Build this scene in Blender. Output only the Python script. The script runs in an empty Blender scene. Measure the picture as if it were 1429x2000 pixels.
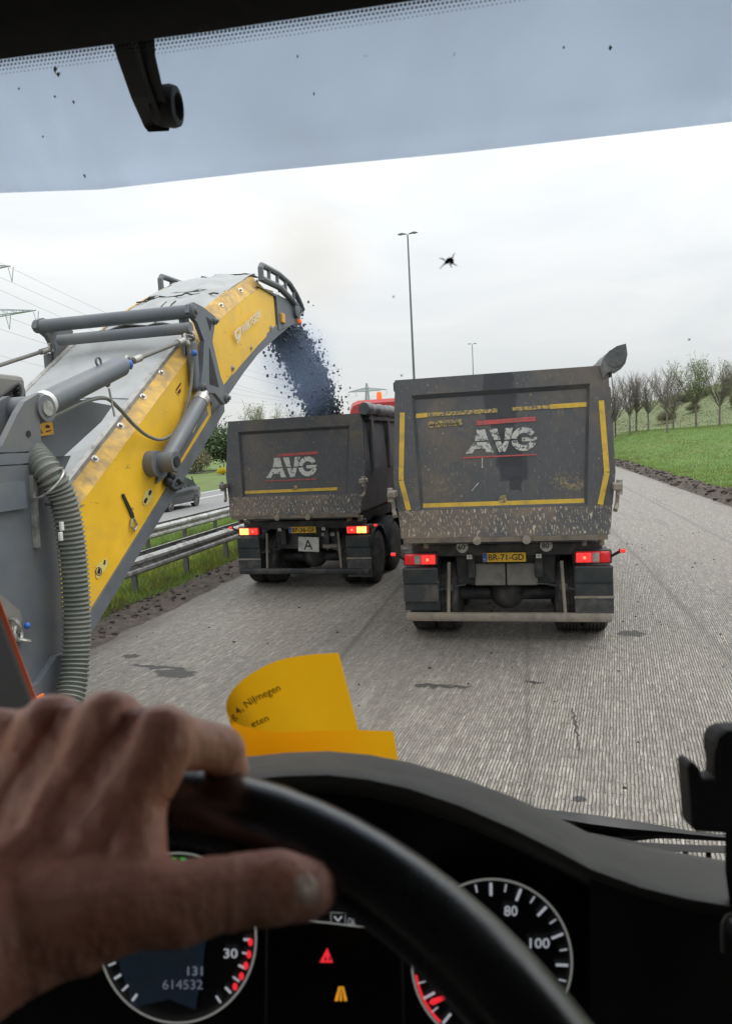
import bpy, bmesh, math, random
import numpy as np
from mathutils import Vector, Matrix, noise as mnoise
random.seed(7); rng = np.random.default_rng(7)
SC = bpy.context.scene
COL = SC.collection
R = math.radians
# ---------------------------------------------------------------- camera
F_PX, CX, CY, EYE = 1370.0, 714.5, 1000.0, 2.6
_p, _t, _r = R(13.0), R(5.65), R(3.0)
FWD = Vector((-math.sin(_p)*math.cos(_t), math.cos(_p)*math.cos(_t), -math.sin(_t)))
_rt = Vector((math.cos(_p), math.sin(_p), 0)); _up = _rt.cross(FWD)
RIGHT = _rt*math.cos(_r) - _up*math.sin(_r); UP = _up*math.cos(_r) + _rt*math.sin(_r)
cd = bpy.data.cameras.new('camera'); cam = bpy.data.objects.new('camera', cd); COL.objects.link(cam)
m = Matrix.Identity(4)
for i in range(3):
    m[i][0], m[i][1], m[i][2] = RIGHT[i], UP[i], -FWD[i]
m[2][3] = EYE
cam.matrix_world = m
cd.sensor_fit = 'VERTICAL'; cd.sensor_height = 36.0; cd.lens = F_PX/2000*36
cd.clip_start = 0.02; cd.clip_end = 4000
cd.dof.use_dof = True; cd.dof.focus_distance = 9.0; cd.dof.aperture_fstop = 9.5
SC.cycles.max_bounces = 7; SC.cycles.diffuse_bounces = 4; SC.cycles.glossy_bounces = 3; SC.cycles.transparent_max_bounces = 12; SC.cycles.volume_bounces = 1; SC.cycles.caustics_reflective = False; SC.cycles.caustics_refractive = False
SC.camera = cam
# ---------------------------------------------------------------- sky, sun, exposure
W = bpy.data.worlds.new('World'); SC.world = W; W.use_nodes = True
nt = W.node_tree; nt.nodes.clear()
def _n(t, **k):
    n = nt.nodes.new(t)
    for a, b in k.items(): setattr(n, a, b)
    return n
SUN_EL, SUN_ROT = R(60), R(48)
sky = _n('ShaderNodeTexSky', sky_type='NISHITA', sun_disc=False, sun_elevation=SUN_EL, sun_rotation=SUN_ROT)
bg1 = _n('ShaderNodeBackground'); bg1.inputs[1].default_value = 0.1
nt.links.new(sky.outputs[0], bg1.inputs[0])
tc = _n('ShaderNodeTexCoord'); mp = _n('ShaderNodeMapping'); mp.inputs['Scale'].default_value = (1.2, 1.2, 4.5)
nz = _n('ShaderNodeTexNoise'); nz.inputs['Scale'].default_value = 2.2; nz.inputs['Detail'].default_value = 7; nz.inputs['Roughness'].default_value = .55; nz.inputs['Distortion'].default_value = .5
rp = _n('ShaderNodeValToRGB')
rp.color_ramp.elements[0].position = .34; rp.color_ramp.elements[0].color = (.725, .745, .76, 1)
rp.color_ramp.elements[1].position = .66; rp.color_ramp.elements[1].color = (.84, .845, .835, 1)
nt.links.new(tc.outputs['Generated'], mp.inputs[0]); nt.links.new(mp.outputs[0], nz.inputs[0]); nt.links.new(nz.outputs[0], rp.inputs[0])
bg2 = _n('ShaderNodeBackground'); bg2.inputs[1].default_value = 1.0
# overcast sky: brightness rises from horizon to zenith as (1 + 2 sin e) / 3
sxyz = _n('ShaderNodeSeparateXYZ'); nt.links.new(tc.outputs['Generated'], sxyz.inputs[0])
zr = _n('ShaderNodeMapRange'); zr.inputs[1].default_value = 0; zr.inputs[2].default_value = 1; zr.inputs[3].default_value = .82; zr.inputs[4].default_value = 2.35; nt.links.new(sxyz.outputs[2], zr.inputs[0])
vm = _n('ShaderNodeVectorMath', operation='SCALE'); nt.links.new(rp.outputs[0], vm.inputs[0]); nt.links.new(zr.outputs[0], vm.inputs[3])
nt.links.new(vm.outputs[0], bg2.inputs[0])
mx = _n('ShaderNodeMixShader'); mx.inputs[0].default_value = .93
nt.links.new(bg1.outputs[0], mx.inputs[1]); nt.links.new(bg2.outputs[0], mx.inputs[2])
wo = _n('ShaderNodeOutputWorld'); nt.links.new(mx.outputs[0], wo.inputs[0])
sl = bpy.data.lights.new('sun', 'SUN'); sl.energy = 1.5; sl.angle = R(30); sl.color = (1, .97, .92)
so = bpy.data.objects.new('sun', sl); COL.objects.link(so)
_d = Vector((math.sin(SUN_ROT)*math.cos(SUN_EL), math.cos(SUN_ROT)*math.cos(SUN_EL), math.sin(SUN_EL)))
so.rotation_euler = _d.to_track_quat('Z', 'Y').to_euler(); so.location = (0, 0, 60)
SC.view_settings.view_transform = 'Standard'; SC.view_settings.look = 'None'
SC.view_settings.exposure = 0.12; SC.view_settings.gamma = 1.0; SC.view_settings.use_curve_mapping = False
# ---------------------------------------------------------------- geometry helpers
def ray(px, py): return FWD + RIGHT*((px-CX)/F_PX) - UP*((py-CY)/F_PX)
def at(px, py, X=None, Y=None, Z=None, D=None):
    d = ray(px, py)
    t = X/d.x if X is not None else Y/d.y if Y is not None else (Z-EYE)/d.z if Z is not None else D
    return Vector((0, 0, EYE)) + d*t
class MB:
    def __init__(s): s.v = []; s.f = []; s.m = []
    def add(s, vs, fs, mi=0):
        o = len(s.v); s.v += [tuple(v) for v in vs]; s.f += [tuple(i+o for i in f) for f in fs]; s.m += [mi]*len(fs); return s
    def box(s, c, d, rot=None, mi=0):
        c = Vector(c); h = Vector(d)*.5
        vs = [Vector((x*h.x, y*h.y, z*h.z)) for x in (-1, 1) for y in (-1, 1) for z in (-1, 1)]
        if rot is not None: vs = [rot @ v for v in vs]
        return s.add([v+c for v in vs], [(0, 1, 3, 2), (4, 6, 7, 5), (0, 4, 5, 1), (2, 3, 7, 6), (0, 2, 6, 4), (1, 5, 7, 3)], mi)
    def bbox(s, c, d, b=.01, mi=0):          # box with chamfered edges
        c = Vector(c); h = Vector(d)*.5; b = min(b, h.x*.9, h.y*.9, h.z*.9)
        bm = bmesh.new(); bmesh.ops.create_cube(bm, size=1)
        for v in bm.verts: v.co = Vector((v.co.x*d[0], v.co.y*d[1], v.co.z*d[2]))
        bmesh.ops.bevel(bm, geom=bm.edges[:], offset=b, segments=2, affect='EDGES', profile=.5)
        bm.verts.index_update()
        s.add([v.co+c for v in bm.verts], [[v.index for v in f.verts] for f in bm.faces], mi); bm.free(); return s
    def tube(s, p0, p1, r0, r1=None, n=12, cap=True, mi=0):
        p0, p1 = Vector(p0), Vector(p1); r1 = r0 if r1 is None else r1
        q = (p1-p0).to_track_quat('Z', 'Y'); vs = []
        for p, r in ((p0, r0), (p1, r1)):
            for i in range(n):
                a = 2*math.pi*i/n; vs.append(p + q @ Vector((r*math.cos(a), r*math.sin(a), 0)))
        fs = [(i, (i+1) % n, n+(i+1) % n, n+i) for i in range(n)]
        if cap: fs += [tuple(range(n-1, -1, -1)), tuple(range(n, 2*n))]
        return s.add(vs, fs, mi)
    def path(s, pts, r, n=8, cap=True, mi=0):
        pts = [Vector(p) for p in pts]; L = len(pts); rr = r if hasattr(r, '__len__') else [r]*L
        vs = []; ref = None
        for k, p in enumerate(pts):
            t = (pts[min(k+1, L-1)] - pts[max(k-1, 0)]).normalized()
            if ref is None:
                ref = Vector((0, 0, 1)) if abs(t.z) < .9 else Vector((1, 0, 0))
            a = (ref - t*ref.dot(t)).normalized(); b = t.cross(a); ref = a
            for i in range(n):
                w = 2*math.pi*i/n; vs.append(p + (a*math.cos(w)+b*math.sin(w))*rr[k])
        fs = [(k*n+i, k*n+(i+1) % n, (k+1)*n+(i+1) % n, (k+1)*n+i) for k in range(L-1) for i in range(n)]
        if cap: fs += [tuple(range(n-1, -1, -1)), tuple(range((L-1)*n, L*n))]
        return s.add(vs, fs, mi)
    def loft(s, rows, closed=False, caps=False, mi=0):
        n = len(rows[0]); vs = [v for r in rows for v in r]
        fs = [(k*n+i, k*n+(i+1) % n, (k+1)*n+(i+1) % n, (k+1)*n+i) for k in range(len(rows)-1) for i in range(n if closed else n-1)]
        if caps: fs += [tuple(range(n-1, -1, -1)), tuple(range((len(rows)-1)*n, len(rows)*n))]
        return s.add(vs, fs, mi)
    def prism(s, poly, off, mi=0):           # poly: 3-D points in a plane, off: thickness vector
        n = len(poly); off = Vector(off); a = [Vector(p) for p in poly]
        vs = a + [p+off for p in a]
        fs = [tuple(range(n-1, -1, -1)), tuple(range(n, 2*n))] + [(i, (i+1) % n, n+(i+1) % n, n+i) for i in range(n)]
        return s.add(vs, fs, mi)
    def lathe(s, c, axis, prof, n=24, mi=0):  # prof: (radius, along-axis)
        c = Vector(c); q = Vector(axis).to_track_quat('Z', 'Y')
        rows = [[c + q @ Vector((r*math.cos(2*math.pi*i/n), r*math.sin(2*math.pi*i/n), h)) for i in range(n)] for r, h in prof]
        return s.loft(rows, True, True, mi)
    def sphere(s, c, r, n=10, sc=(1, 1, 1), mi=0):
        c = Vector(c); rows = []
        for k in range(n+1):
            a = math.pi*k/n
            rows.append([c + Vector((sc[0]*r*max(math.sin(a), .001)*math.cos(2*math.pi*i/(n*2)), sc[1]*r*max(math.sin(a), .001)*math.sin(2*math.pi*i/(n*2)), sc[2]*r*math.cos(a))) for i in range(n*2)])
        return s.loft(rows, True, False, mi)
    def mesh(s, name, smooth=False):
        me = bpy.data.meshes.new(name); me.from_pydata(s.v, [], s.f)
        if any(s.m): me.polygons.foreach_set('material_index', s.m)
        bm = bmesh.new(); bm.from_mesh(me); bmesh.ops.recalc_face_normals(bm, faces=bm.faces[:]); bm.to_mesh(me); bm.free()
        if smooth:
            me.polygons.foreach_set('use_smooth', [True]*len(me.polygons))
            try: me.set_sharp_from_angle(angle=R(38))
            except Exception: pass
        return me
    def build(s, name, mat, parent=None, smooth=False):
        o = bpy.data.objects.new(name, s.mesh(name, smooth))
        for mm in (mat if isinstance(mat, (list, tuple)) else [mat]): o.data.materials.append(mm)
        COL.objects.link(o)
        if parent is not None: adopt(o, parent)
        return o
def wloc(o):
    v = Vector(o.location)
    return v if o.parent is None else v
def adopt(o, parent):
    o.parent = parent
    if parent.get('_world'):                   # children modelled in world coordinates
        o.matrix_parent_inverse = Matrix.Translation(-Vector(parent['_world']))
def empty(name, loc, world=True):
    o = bpy.data.objects.new(name, None); o.location = loc; COL.objects.link(o); o.empty_display_size = .2
    if world: o['_world'] = tuple(loc)
    return o
def tag(o, label=None, cat=None, group=None, kind=None):
    if label: o['label'] = label
    if cat: o['category'] = cat
    if group: o['group'] = group
    if kind: o['kind'] = kind
    return o
def raw_mesh(name, v, f, mat, parent=None, smooth=False):
    """fast mesh from numpy arrays: v (n,3), f (m,k)"""
    me = bpy.data.meshes.new(name); n, k = f.shape
    me.vertices.add(len(v)); me.vertices.foreach_set('co', v.astype(np.float32).ravel())
    me.loops.add(n*k); me.loops.foreach_set('vertex_index', f.astype(np.int32).ravel())
    me.polygons.add(n); me.polygons.foreach_set('loop_start', np.arange(0, n*k, k, dtype=np.int32))
    if smooth: me.polygons.foreach_set('use_smooth', np.ones(n, bool))
    me.update(calc_edges=True); me.validate()
    me.materials.append(mat); o = bpy.data.objects.new(name, me); COL.objects.link(o)
    if parent is not None: adopt(o, parent)
    return o
_txt = {}
def text2d(s, bold=0.0, shear=0.0):
    """outline of a word as a flat mesh: 2-D verts scaled to cap height 1, faces"""
    key = (s, bold, shear)
    if key in _txt: return _txt[key]
    cu = bpy.data.curves.new('t', 'FONT'); cu.body = s; cu.offset = bold; cu.shear = shear; cu.resolution_u = 3
    o = bpy.data.objects.new('t', cu); COL.objects.link(o)
    dg = bpy.context.evaluated_depsgraph_get(); me = bpy.data.meshes.new_from_object(o.evaluated_get(dg))
    v = np.array([w.co[:2] for w in me.vertices]); f = [tuple(p.vertices) for p in me.polygons]
    bpy.data.objects.remove(o); bpy.data.curves.remove(cu); bpy.data.meshes.remove(me)
    v = v/.69; v[:, 0] -= v[:, 0].min()
    _txt[key] = (v, f); return v, f
def letter_mesh(mb, s, mapper, height, width=None, bold=0.0, shear=0.0, mi=0):
    """mapper(u, v) -> 3-D point; u runs along the line from 0 to width"""
    v, f = text2d(s, bold, shear); w = v[:, 0].max()
    sx = height if width is None else width/w
    return mb.add([mapper(a*sx, b*height) for a, b in v], f, mi)
# ---------------------------------------------------------------- materials
MATS = {}
def pm(name, col, rough=.6, metal=0., var=.12, scale=6., bump=0., bscale=40., dirt=None, dscale=3., dthr=.55, dsoft=.12,
       stretch=(1, 1, 1), speck=None, sthr=.66, sscale=25., sstretch=(1, 1, 1), spec=.5, emit=None, estr=1., sss=0., coat=0., trans=0., coord='Object'):
    """one Principled material: noise-varied colour, optional dirt layer, optional specks, bump"""
    if name in MATS: return MATS[name]
    M = bpy.data.materials.new(name); M.use_nodes = True; t = M.node_tree; b = t.nodes['Principled BSDF']
    L = t.links.new
    def nd(ty, **k):
        n = t.nodes.new(ty)
        for a, c in k.items(): setattr(n, a, c)
        return n
    def noise(sc, st, det=5, dis=0.):
        mpn = nd('ShaderNodeMapping'); mpn.inputs['Scale'].default_value = st; L(tcn.outputs[coord], mpn.inputs[0])
        z = nd('ShaderNodeTexNoise'); z.inputs['Scale'].default_value = sc; z.inputs['Detail'].default_value = det; z.inputs['Roughness'].default_value = .6; z.inputs['Distortion'].default_value = dis
        L(mpn.outputs[0], z.inputs[0]); return z
    tcn = nd('ShaderNodeTexCoord')
    z = noise(scale, stretch)
    mr = nd('ShaderNodeMapRange'); mr.inputs[1].default_value = .3; mr.inputs[2].default_value = .7; mr.inputs[3].default_value = 1-var; mr.inputs[4].default_value = 1+var
    L(z.outputs[0], mr.inputs[0])
    mul = nd('ShaderNodeVectorMath', operation='SCALE'); mul.inputs[0].default_value = col[:3]; L(mr.outputs[0], mul.inputs[3])
    out = mul.outputs[0]
    def layer(out, colr, sc, thr, soft, st, dis=0.):
        zz = noise(sc, st, 6, dis); r = nd('ShaderNodeMapRange'); r.inputs[1].default_value = thr-soft; r.inputs[2].default_value = thr+soft
        L(zz.outputs[0], r.inputs[0]); mixn = nd('ShaderNodeMix', data_type='RGBA'); L(r.outputs[0], mixn.inputs[0]); L(out, mixn.inputs[6]); mixn.inputs[7].default_value = (*colr[:3], 1)
        return mixn.outputs[2], r.outputs[0]
    if dirt is not None: out, dm = layer(out, dirt, dscale, dthr, dsoft, stretch, .6)
    if speck is not None: out, sm = layer(out, speck, sscale, sthr, .03, sstretch)
    L(out, b.inputs['Base Color'])
    rr = nd('ShaderNodeMapRange'); rr.inputs[1].default_value = .3; rr.inputs[2].default_value = .7; rr.inputs[3].default_value = max(.03, rough-.1*(rough > .15)); rr.inputs[4].default_value = min(1, rough+.1*(rough > .15))
    L(z.outputs[0], rr.inputs[0]); L(rr.outputs[0], b.inputs['Roughness'])
    b.inputs['Metallic'].default_value = metal; b.inputs['Specular IOR Level'].default_value = spec
    if coat: b.inputs['Coat Weight'].default_value = coat; b.inputs['Coat Roughness'].default_value = .08
    if bump:
        bz = noise(bscale, stretch); bn = nd('ShaderNodeBump'); bn.inputs['Strength'].default_value = min(1, bump); bn.inputs['Distance'].default_value = .01
        L(bz.outputs[0], bn.inputs['Height']); L(bn.outputs[0], b.inputs['Normal'])
    if emit is not None:
        b.inputs['Emission Color'].default_value = (*emit, 1); b.inputs['Emission Strength'].default_value = estr
    if sss: b.inputs['Subsurface Weight'].default_value = sss; b.inputs['Subsurface Radius'].default_value = (.012, .004, .002); b.inputs['Subsurface Scale'].default_value = .35
    if trans:
        tr = nd('ShaderNodeBsdfTranslucent'); L(out, tr.inputs[0]); ms = nd('ShaderNodeMixShader'); ms.inputs[0].default_value = trans
        L(b.outputs[0], ms.inputs[1]); L(tr.outputs[0], ms.inputs[2]); L(ms.outputs[0], t.nodes['Material Output'].inputs[0])
    MATS[name] = M; return M
M_DARKSTEEL = pm('dark_blue_grey_steel', (.052, .058, .070), .55, 0, .25, 3, dirt=(.10, .085, .07), dscale=2.2, dthr=.6, speck=(.30, .26, .20), sthr=.70, sscale=26, bump=.15)
M_CHASSIS = pm('chassis_black', (.024, .027, .031), .6, 0, .3, 5, dirt=(.10, .092, .082), dscale=3, dthr=.56, bump=.2)
M_RUBBER = pm('tyre_rubber', (.034, .034, .036), .8, 0, .25, 12, dirt=(.11, .10, .09), dscale=6, dthr=.56, bump=.3)
M_FLAP = pm('mudflap_rubber', (.048, .052, .056), .65, 0, .2, 10, dirt=(.12, .11, .10), dscale=4, dthr=.58, bump=.2)
M_FENDER = pm('fender_green_black', (.022, .030, .034), .45, 0, .2, 5, dirt=(.06, .058, .052), dscale=4, dthr=.62)
M_WORN = pm('worn_steel_lip', (.065, .068, .075), .6, 0, .25, 6, speck=(.46, .41, .30), sthr=.60, sscale=30, sstretch=(2.2, 1, .5), dirt=(.16, .12, .09), dscale=2, dthr=.52, bump=.3)
M_BEAM = pm('dusty_bumper', (.21, .19, .165), .7, 0, .3, 7, dirt=(.30, .25, .19), dscale=5, dthr=.55, bump=.2)
M_RIMGREY = pm('wheel_rim_steel', (.22, .22, .22), .5, .4, .2, 8, dirt=(.09, .08, .07), dscale=6, dthr=.52)
M_TAPE = pm('yellow_tape', (.62, .40, .045), .5, 0, .1, 10, dirt=(.36, .26, .08), dscale=8, dthr=.60)
M_TAPE_WORN = pm('worn_yellow_tape', (.46, .32, .07), .6, 0, .15, 10, dirt=(.12, .115, .11), dscale=30, dthr=.50, dsoft=.05)
M_LETTER = pm('worn_white_letter', (.46, .46, .44), .6, 0, .1, 10, dirt=(.075, .075, .08), dscale=26, dthr=.545, dsoft=.04)
M_LETTER2 = pm('worn_white_letter_b', (.55, .55, .52), .6, 0, .1, 10, dirt=(.065, .067, .072), dscale=24, dthr=.585, dsoft=.04)
M_REDPAINT = pm('worn_red_print', (.46, .075, .075), .6, 0, .1, 10, dirt=(.14, .09, .095), dscale=28, dthr=.55, dsoft=.05)
M_PLATE = pm('plate_yellow', (.75, .46, .03), .4, 0, .05, 6, dirt=(.45, .30, .06), dscale=10, dthr=.66)
M_BLUE = pm('plate_blue', (.02, .08, .42), .4, 0, .05)
M_INK = pm('black_ink', (.012, .012, .012), .6, 0, .05)
M_WHITE = pm('white_plastic', (.62, .62, .60), .5, 0, .1, 8, dirt=(.34, .32, .29), dscale=7, dthr=.58)
M_GREYPLATE = pm('dusty_grey_plate', (.20, .195, .18), .65, 0, .12, 5, dirt=(.14, .13, .12), dscale=5, dthr=.56)
M_LAMP_RED = pm('lamp_red_lit', (.55, .01, .012), .25, 0, .1, 20, emit=(1, .045, .04), estr=.9)
M_LAMP_REDD = pm('lamp_red_dim', (.40, .01, .015), .25, 0, .1, 20, emit=(1, .03, .03), estr=.25)
M_LAMP_HOT = pm('lamp_bulb_glow', (.8, .2, .1), .25, 0, .1, 20, emit=(1, .20, .10), estr=1.7)
M_LAMP_AMBER = pm('lamp_amber_lit', (.8, .35, .05), .25, 0, .1, 20, emit=(1, .50, .12), estr=2.4)
M_LAMP_CLEAR = pm('lamp_clear', (.42, .40, .38), .25, 0, .2, 30)
M_TARP = pm('rolled_tarp', (.075, .082, .092), .45, 0, .3, 9, dirt=(.16, .16, .16), dscale=4, dthr=.55, bump=.5, bscale=18)
M_REDCAB = pm('cab_red_paint', (.45, .03, .035), .35, 0, .06, 4, coat=.3)
M_ORANGE = pm('beacon_orange', (.8, .16, .02), .3, 0, .05, emit=(1, .2, .03), estr=.35)
M_GALV = pm('galvanised_rail', (.46, .465, .46), .5, .3, .16, 4, dirt=(.20, .20, .19), dscale=5, dthr=.56, bump=.1)
M_GALVD = pm('galvanised_post', (.17, .175, .175), .6, .2, .15, 5)
M_LAMPPOST = pm('lamp_post_grey', (.13, .16, .17), .55, .2, .08, 3)
M_PYLON = pm('pylon_grey', (.42, .46, .50), .6, .2, .08, .5)
M_CABLE = pm('line_cable', (.28, .29, .30), .6, 0, .05, .5)
M_YEL = pm('machine_yellow', (.84, .50, .028), .45, 0, .08, 2.5, dirt=(.66, .40, .06), dscale=1.6, dthr=.62, dsoft=.15, bump=.06, bscale=5, speck=(.34, .22, .06), sthr=.69, sscale=9, sstretch=(1, .5, 1.6))
M_YELDIRT = pm('machine_yellow_dirty', (.66, .40, .07), .6, 0, .18, 4, dirt=(.30, .20, .09), dscale=7, dthr=.52, dsoft=.16, stretch=(1, 1, 1.0), bump=.1)
M_COVER = pm('aluminium_cover', (.37, .385, .395), .6, .05, .10, 2.0, dirt=(.29, .295, .295), dscale=2.4, dthr=.58, speck=(.07, .07, .07), sthr=.76, sscale=16, bump=.05)
M_MGREY = pm('machine_dark_grey', (.12, .132, .152), .5, 0, .16, 3, dirt=(.15, .15, .145), dscale=2, dthr=.60, bump=.08)
M_MGREY2 = pm('machine_frame_grey', (.12, .135, .158), .5, 0, .12, 3, dirt=(.17, .17, .17), dscale=2, dthr=.62, bump=.08)
M_HOSE = pm('corrugated_hose', (.15, .165, .148), .6, 0, .15, 5, dirt=(.19, .185, .165), dscale=5, dthr=.56)
M_STEEL = pm('bright_steel', (.42, .41, .39), .42, .5, .15, 9, dirt=(.2, .19, .17), dscale=9, dthr=.58)
M_ROPE = pm('steel_rope', (.16, .155, .15), .6, .2, .2, 40)
M_BLACKRUB = pm('black_rubber', (.02, .02, .021), .6, 0, .15, 9)
M_SHACKBLUE = pm('shackle_blue', (.03, .12, .45), .5, 0, .1)
M_STICK = pm('pale_yellow_sticker', (.68, .58, .20), .5, 0, .05, 8, dirt=(.45, .36, .12), dscale=9, dthr=.62)
M_STICKO = pm('orange_sticker', (.75, .37, .03), .5, 0, .05, 8, dirt=(.45, .25, .06), dscale=9, dthr=.62)
M_CHUNK = pm('hot_asphalt', (.020, .026, .042), .6, 0, .3, 8)
M_SOIL = pm('bare_soil', (.062, .049, .040), .95, 0, .4, 3, dirt=(.12, .098, .078), dscale=6, dthr=.56, bump=1.0, bscale=22)
M_BARK = pm('bark', (.19, .165, .145), .9, 0, .25, 3)
M_LEAF = pm('spring_leaf', (.19, .25, .09), .6, 0, .35, .6, trans=.25)
M_LEAFD = pm('hedge_leaf', (.13, .19, .095), .6, 0, .4, .4, trans=.2)
M_LEAFB = pm('olive_scrub_leaf', (.21, .20, .12), .65, 0, .35, .5, trans=.2)
M_LEAFY = pm('yellow_blossom', (.62, .50, .02), .6, 0, .2, 2, trans=.2)
M_BLADE = pm('grass_blade', (.21, .32, .075), .6, 0, .45, 1.3, dirt=(.17, .16, .05), dscale=.9, dthr=.56, trans=.25)
M_BLADEY = pm('yellow_weed', (.33, .33, .03), .6, 0, .3, 2, trans=.2)
# ---------------------------------------------------------------- the setting
def nodes_of(name):
    M = bpy.data.materials.new(name); M.use_nodes = True; t = M.node_tree
    def nd(ty, ins=None, **k):
        n = t.nodes.new(ty)
        for a, c in k.items(): setattr(n, a, c)
        for a, c in (ins or {}).items(): n.inputs[a].default_value = c
        return n
    return M, t, nd, t.links.new, t.nodes['Principled BSDF']
def mapped_noise(nd, L, src, scale, det=4, rough=.6, dis=0., sc=1.):
    mpn = nd('ShaderNodeMapping', {'Scale': scale}); L(src, mpn.inputs[0])
    z = nd('ShaderNodeTexNoise', {'Scale': sc, 'Detail': det, 'Roughness': rough, 'Distortion': dis}); L(mpn.outputs[0], z.inputs[0]); return z.outputs[0]
def rng_map(nd, L, src, a, b, c=0., d=1.):
    r = nd('ShaderNodeMapRange', {1: a, 2: b, 3: c, 4: d}); L(src, r.inputs[0]); return r.outputs[0]
def mixc(nd, L, fac, a, b):
    x = nd('ShaderNodeMix', data_type='RGBA')
    if isinstance(fac, float): x.inputs[0].default_value = fac
    else: L(fac, x.inputs[0])
    for s, v in ((6, a), (7, b)):
        if isinstance(v, tuple): x.inputs[s].default_value = (*v, 1)
        else: L(v, x.inputs[s])
    return x.outputs[2]
def math2(nd, L, op, a, b):
    x = nd('ShaderNodeMath', operation=op)
    for s, v in ((0, a), (1, b)):
        if isinstance(v, (int, float)): x.inputs[s].default_value = v
        else: L(v, x.inputs[s])
    return x.outputs[0]
def blot(nd, L, src, c, rad, wob, wsc, lo=1.0, hi=.72, box=False):
    """mask of one ragged blot centred at c with half sizes rad in the surface's own coordinates"""
    nz_ = nd('ShaderNodeTexNoise', {'Scale': wsc, 'Detail': 5, 'Roughness': .65}); L(src, nz_.inputs[0])
    sb = nd('ShaderNodeVectorMath', operation='SUBTRACT'); L(nz_.outputs['Color'], sb.inputs[0]); sb.inputs[1].default_value = (.5, .5, .5)
    sc = nd('ShaderNodeVectorMath', operation='SCALE'); L(sb.outputs[0], sc.inputs[0]); sc.inputs[3].default_value = wob
    ad = nd('ShaderNodeVectorMath', operation='ADD'); L(src, ad.inputs[0]); L(sc.outputs[0], ad.inputs[1])
    s2 = nd('ShaderNodeVectorMath', operation='SUBTRACT'); L(ad.outputs[0], s2.inputs[0]); s2.inputs[1].default_value = c
    dv = nd('ShaderNodeVectorMath', operation='DIVIDE'); L(s2.outputs[0], dv.inputs[0]); dv.inputs[1].default_value = rad
    if box:
        ab = nd('ShaderNodeVectorMath', operation='ABSOLUTE'); L(dv.outputs[0], ab.inputs[0]); se = nd('ShaderNodeSeparateXYZ'); L(ab.outputs[0], se.inputs[0])
        return rng_map(nd, L, math2(nd, L, 'MAXIMUM', se.outputs[0], se.outputs[2]), lo, hi)
    ln = nd('ShaderNodeVectorMath', operation='LENGTH'); L(dv.outputs[0], ln.inputs[0])
    return rng_map(nd, L, ln.outputs['Value'], lo, hi)
# milled road: cut asphalt with rows of tooth marks
M_ROAD, t, nd, L, b = nodes_of('milled_asphalt')
P = nd('ShaderNodeTexCoord').outputs['Object']
rotm = nd('ShaderNodeMapping', {'Rotation': (0, 0, R(7))}); L(P, rotm.inputs[0]); PR = rotm.outputs[0]
n1 = mapped_noise(nd, L, PR, (46, 9, 1), 3, .55)
n6 = mapped_noise(nd, L, PR, (17, 5.5, 1), 4, .6)
n7 = mapped_noise(nd, L, P, (3.2, 12, 1), 3, .55)
# staggered rows of tooth marks
wz = nd('ShaderNodeTexNoise', {'Scale': 7.0, 'Detail': 3}); L(P, wz.inputs[0])
wv = nd('ShaderNodeVectorMath', operation='SCALE'); L(wz.outputs['Color'], wv.inputs[0]); wv.inputs[3].default_value = .022
wa = nd('ShaderNodeVectorMath', operation='ADD'); L(PR, wa.inputs[0]); L(wv.outputs[0], wa.inputs[1])
rb = nd('ShaderNodeMapping', {'Rotation': (0, 0, R(90))}); L(wa.outputs[0], rb.inputs[0])
bk = nd('ShaderNodeTexBrick', {'Scale': 1.0, 'Mortar Size': .0055, 'Mortar Smooth': 1.0, 'Bias': 0., 'Brick Width': .34, 'Row Height': .026, 'Color1': (.0, .0, .0, 1), 'Color2': (1, 1, 1, 1), 'Mortar': (0, 0, 0, 1)}); L(rb.outputs[0], bk.inputs[0])
bkf = math2(nd, L, 'SUBTRACT', 1., bk.outputs['Fac'])
n2 = mapped_noise(nd, L, P, (120, 120, 1), 2, .6)
n3 = mapped_noise(nd, L, P, (.55, .10, 1), 5, .6)
n4 = mapped_noise(nd, L, P, (1.6, .25, 1), 6, .65)
n5 = mapped_noise(nd, L, PR, (9, 1.2, 1), 4, .6)
c = mixc(nd, L, rng_map(nd, L, n1, .32, .68), (.185, .165, .142), (.46, .42, .365))
c = mixc(nd, L, math2(nd, L, 'MULTIPLY', rng_map(nd, L, bk.outputs['Color'], .45, 1.0, 0., .75), n1), c, (.80, .75, .66))
c = mixc(nd, L, math2(nd, L, 'MULTIPLY', bk.outputs['Fac'], .62), c, (.085, .076, .066))
c = mixc(nd, L, rng_map(nd, L, n6, .40, .60, .5, 0.), c, (.14, .13, .117))
c = mixc(nd, L, rng_map(nd, L, n7, .48, .68, 0., .35), c, (.15, .14, .128))
c = mixc(nd, L, rng_map(nd, L, n3, .40, .72, 0., .5), c, (.28, .25, .215))
c = mixc(nd, L, rng_map(nd, L, n4, .56, .72, 0., .55), c, (.13, .115, .10))
c = mixc(nd, L, rng_map(nd, L, n5, .52, .70, 0., .35), c, (.40, .375, .34))
c = mixc(nd, L, rng_map(nd, L, n2, .66, .74, 0., .85), c, (.62, .59, .54))
sx = nd('ShaderNodeSeparateXYZ'); L(P, sx.inputs[0]); nd_sep_x = sx.outputs[0]
dk = nd('ShaderNodeTexVoronoi', {'Scale': 7.0}); L(P, dk.inputs[0])
c = mixc(nd, L, rng_map(nd, L, dk.outputs['Distance'], .09, .03, 0., .8), c, (.06, .055, .05))
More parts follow.
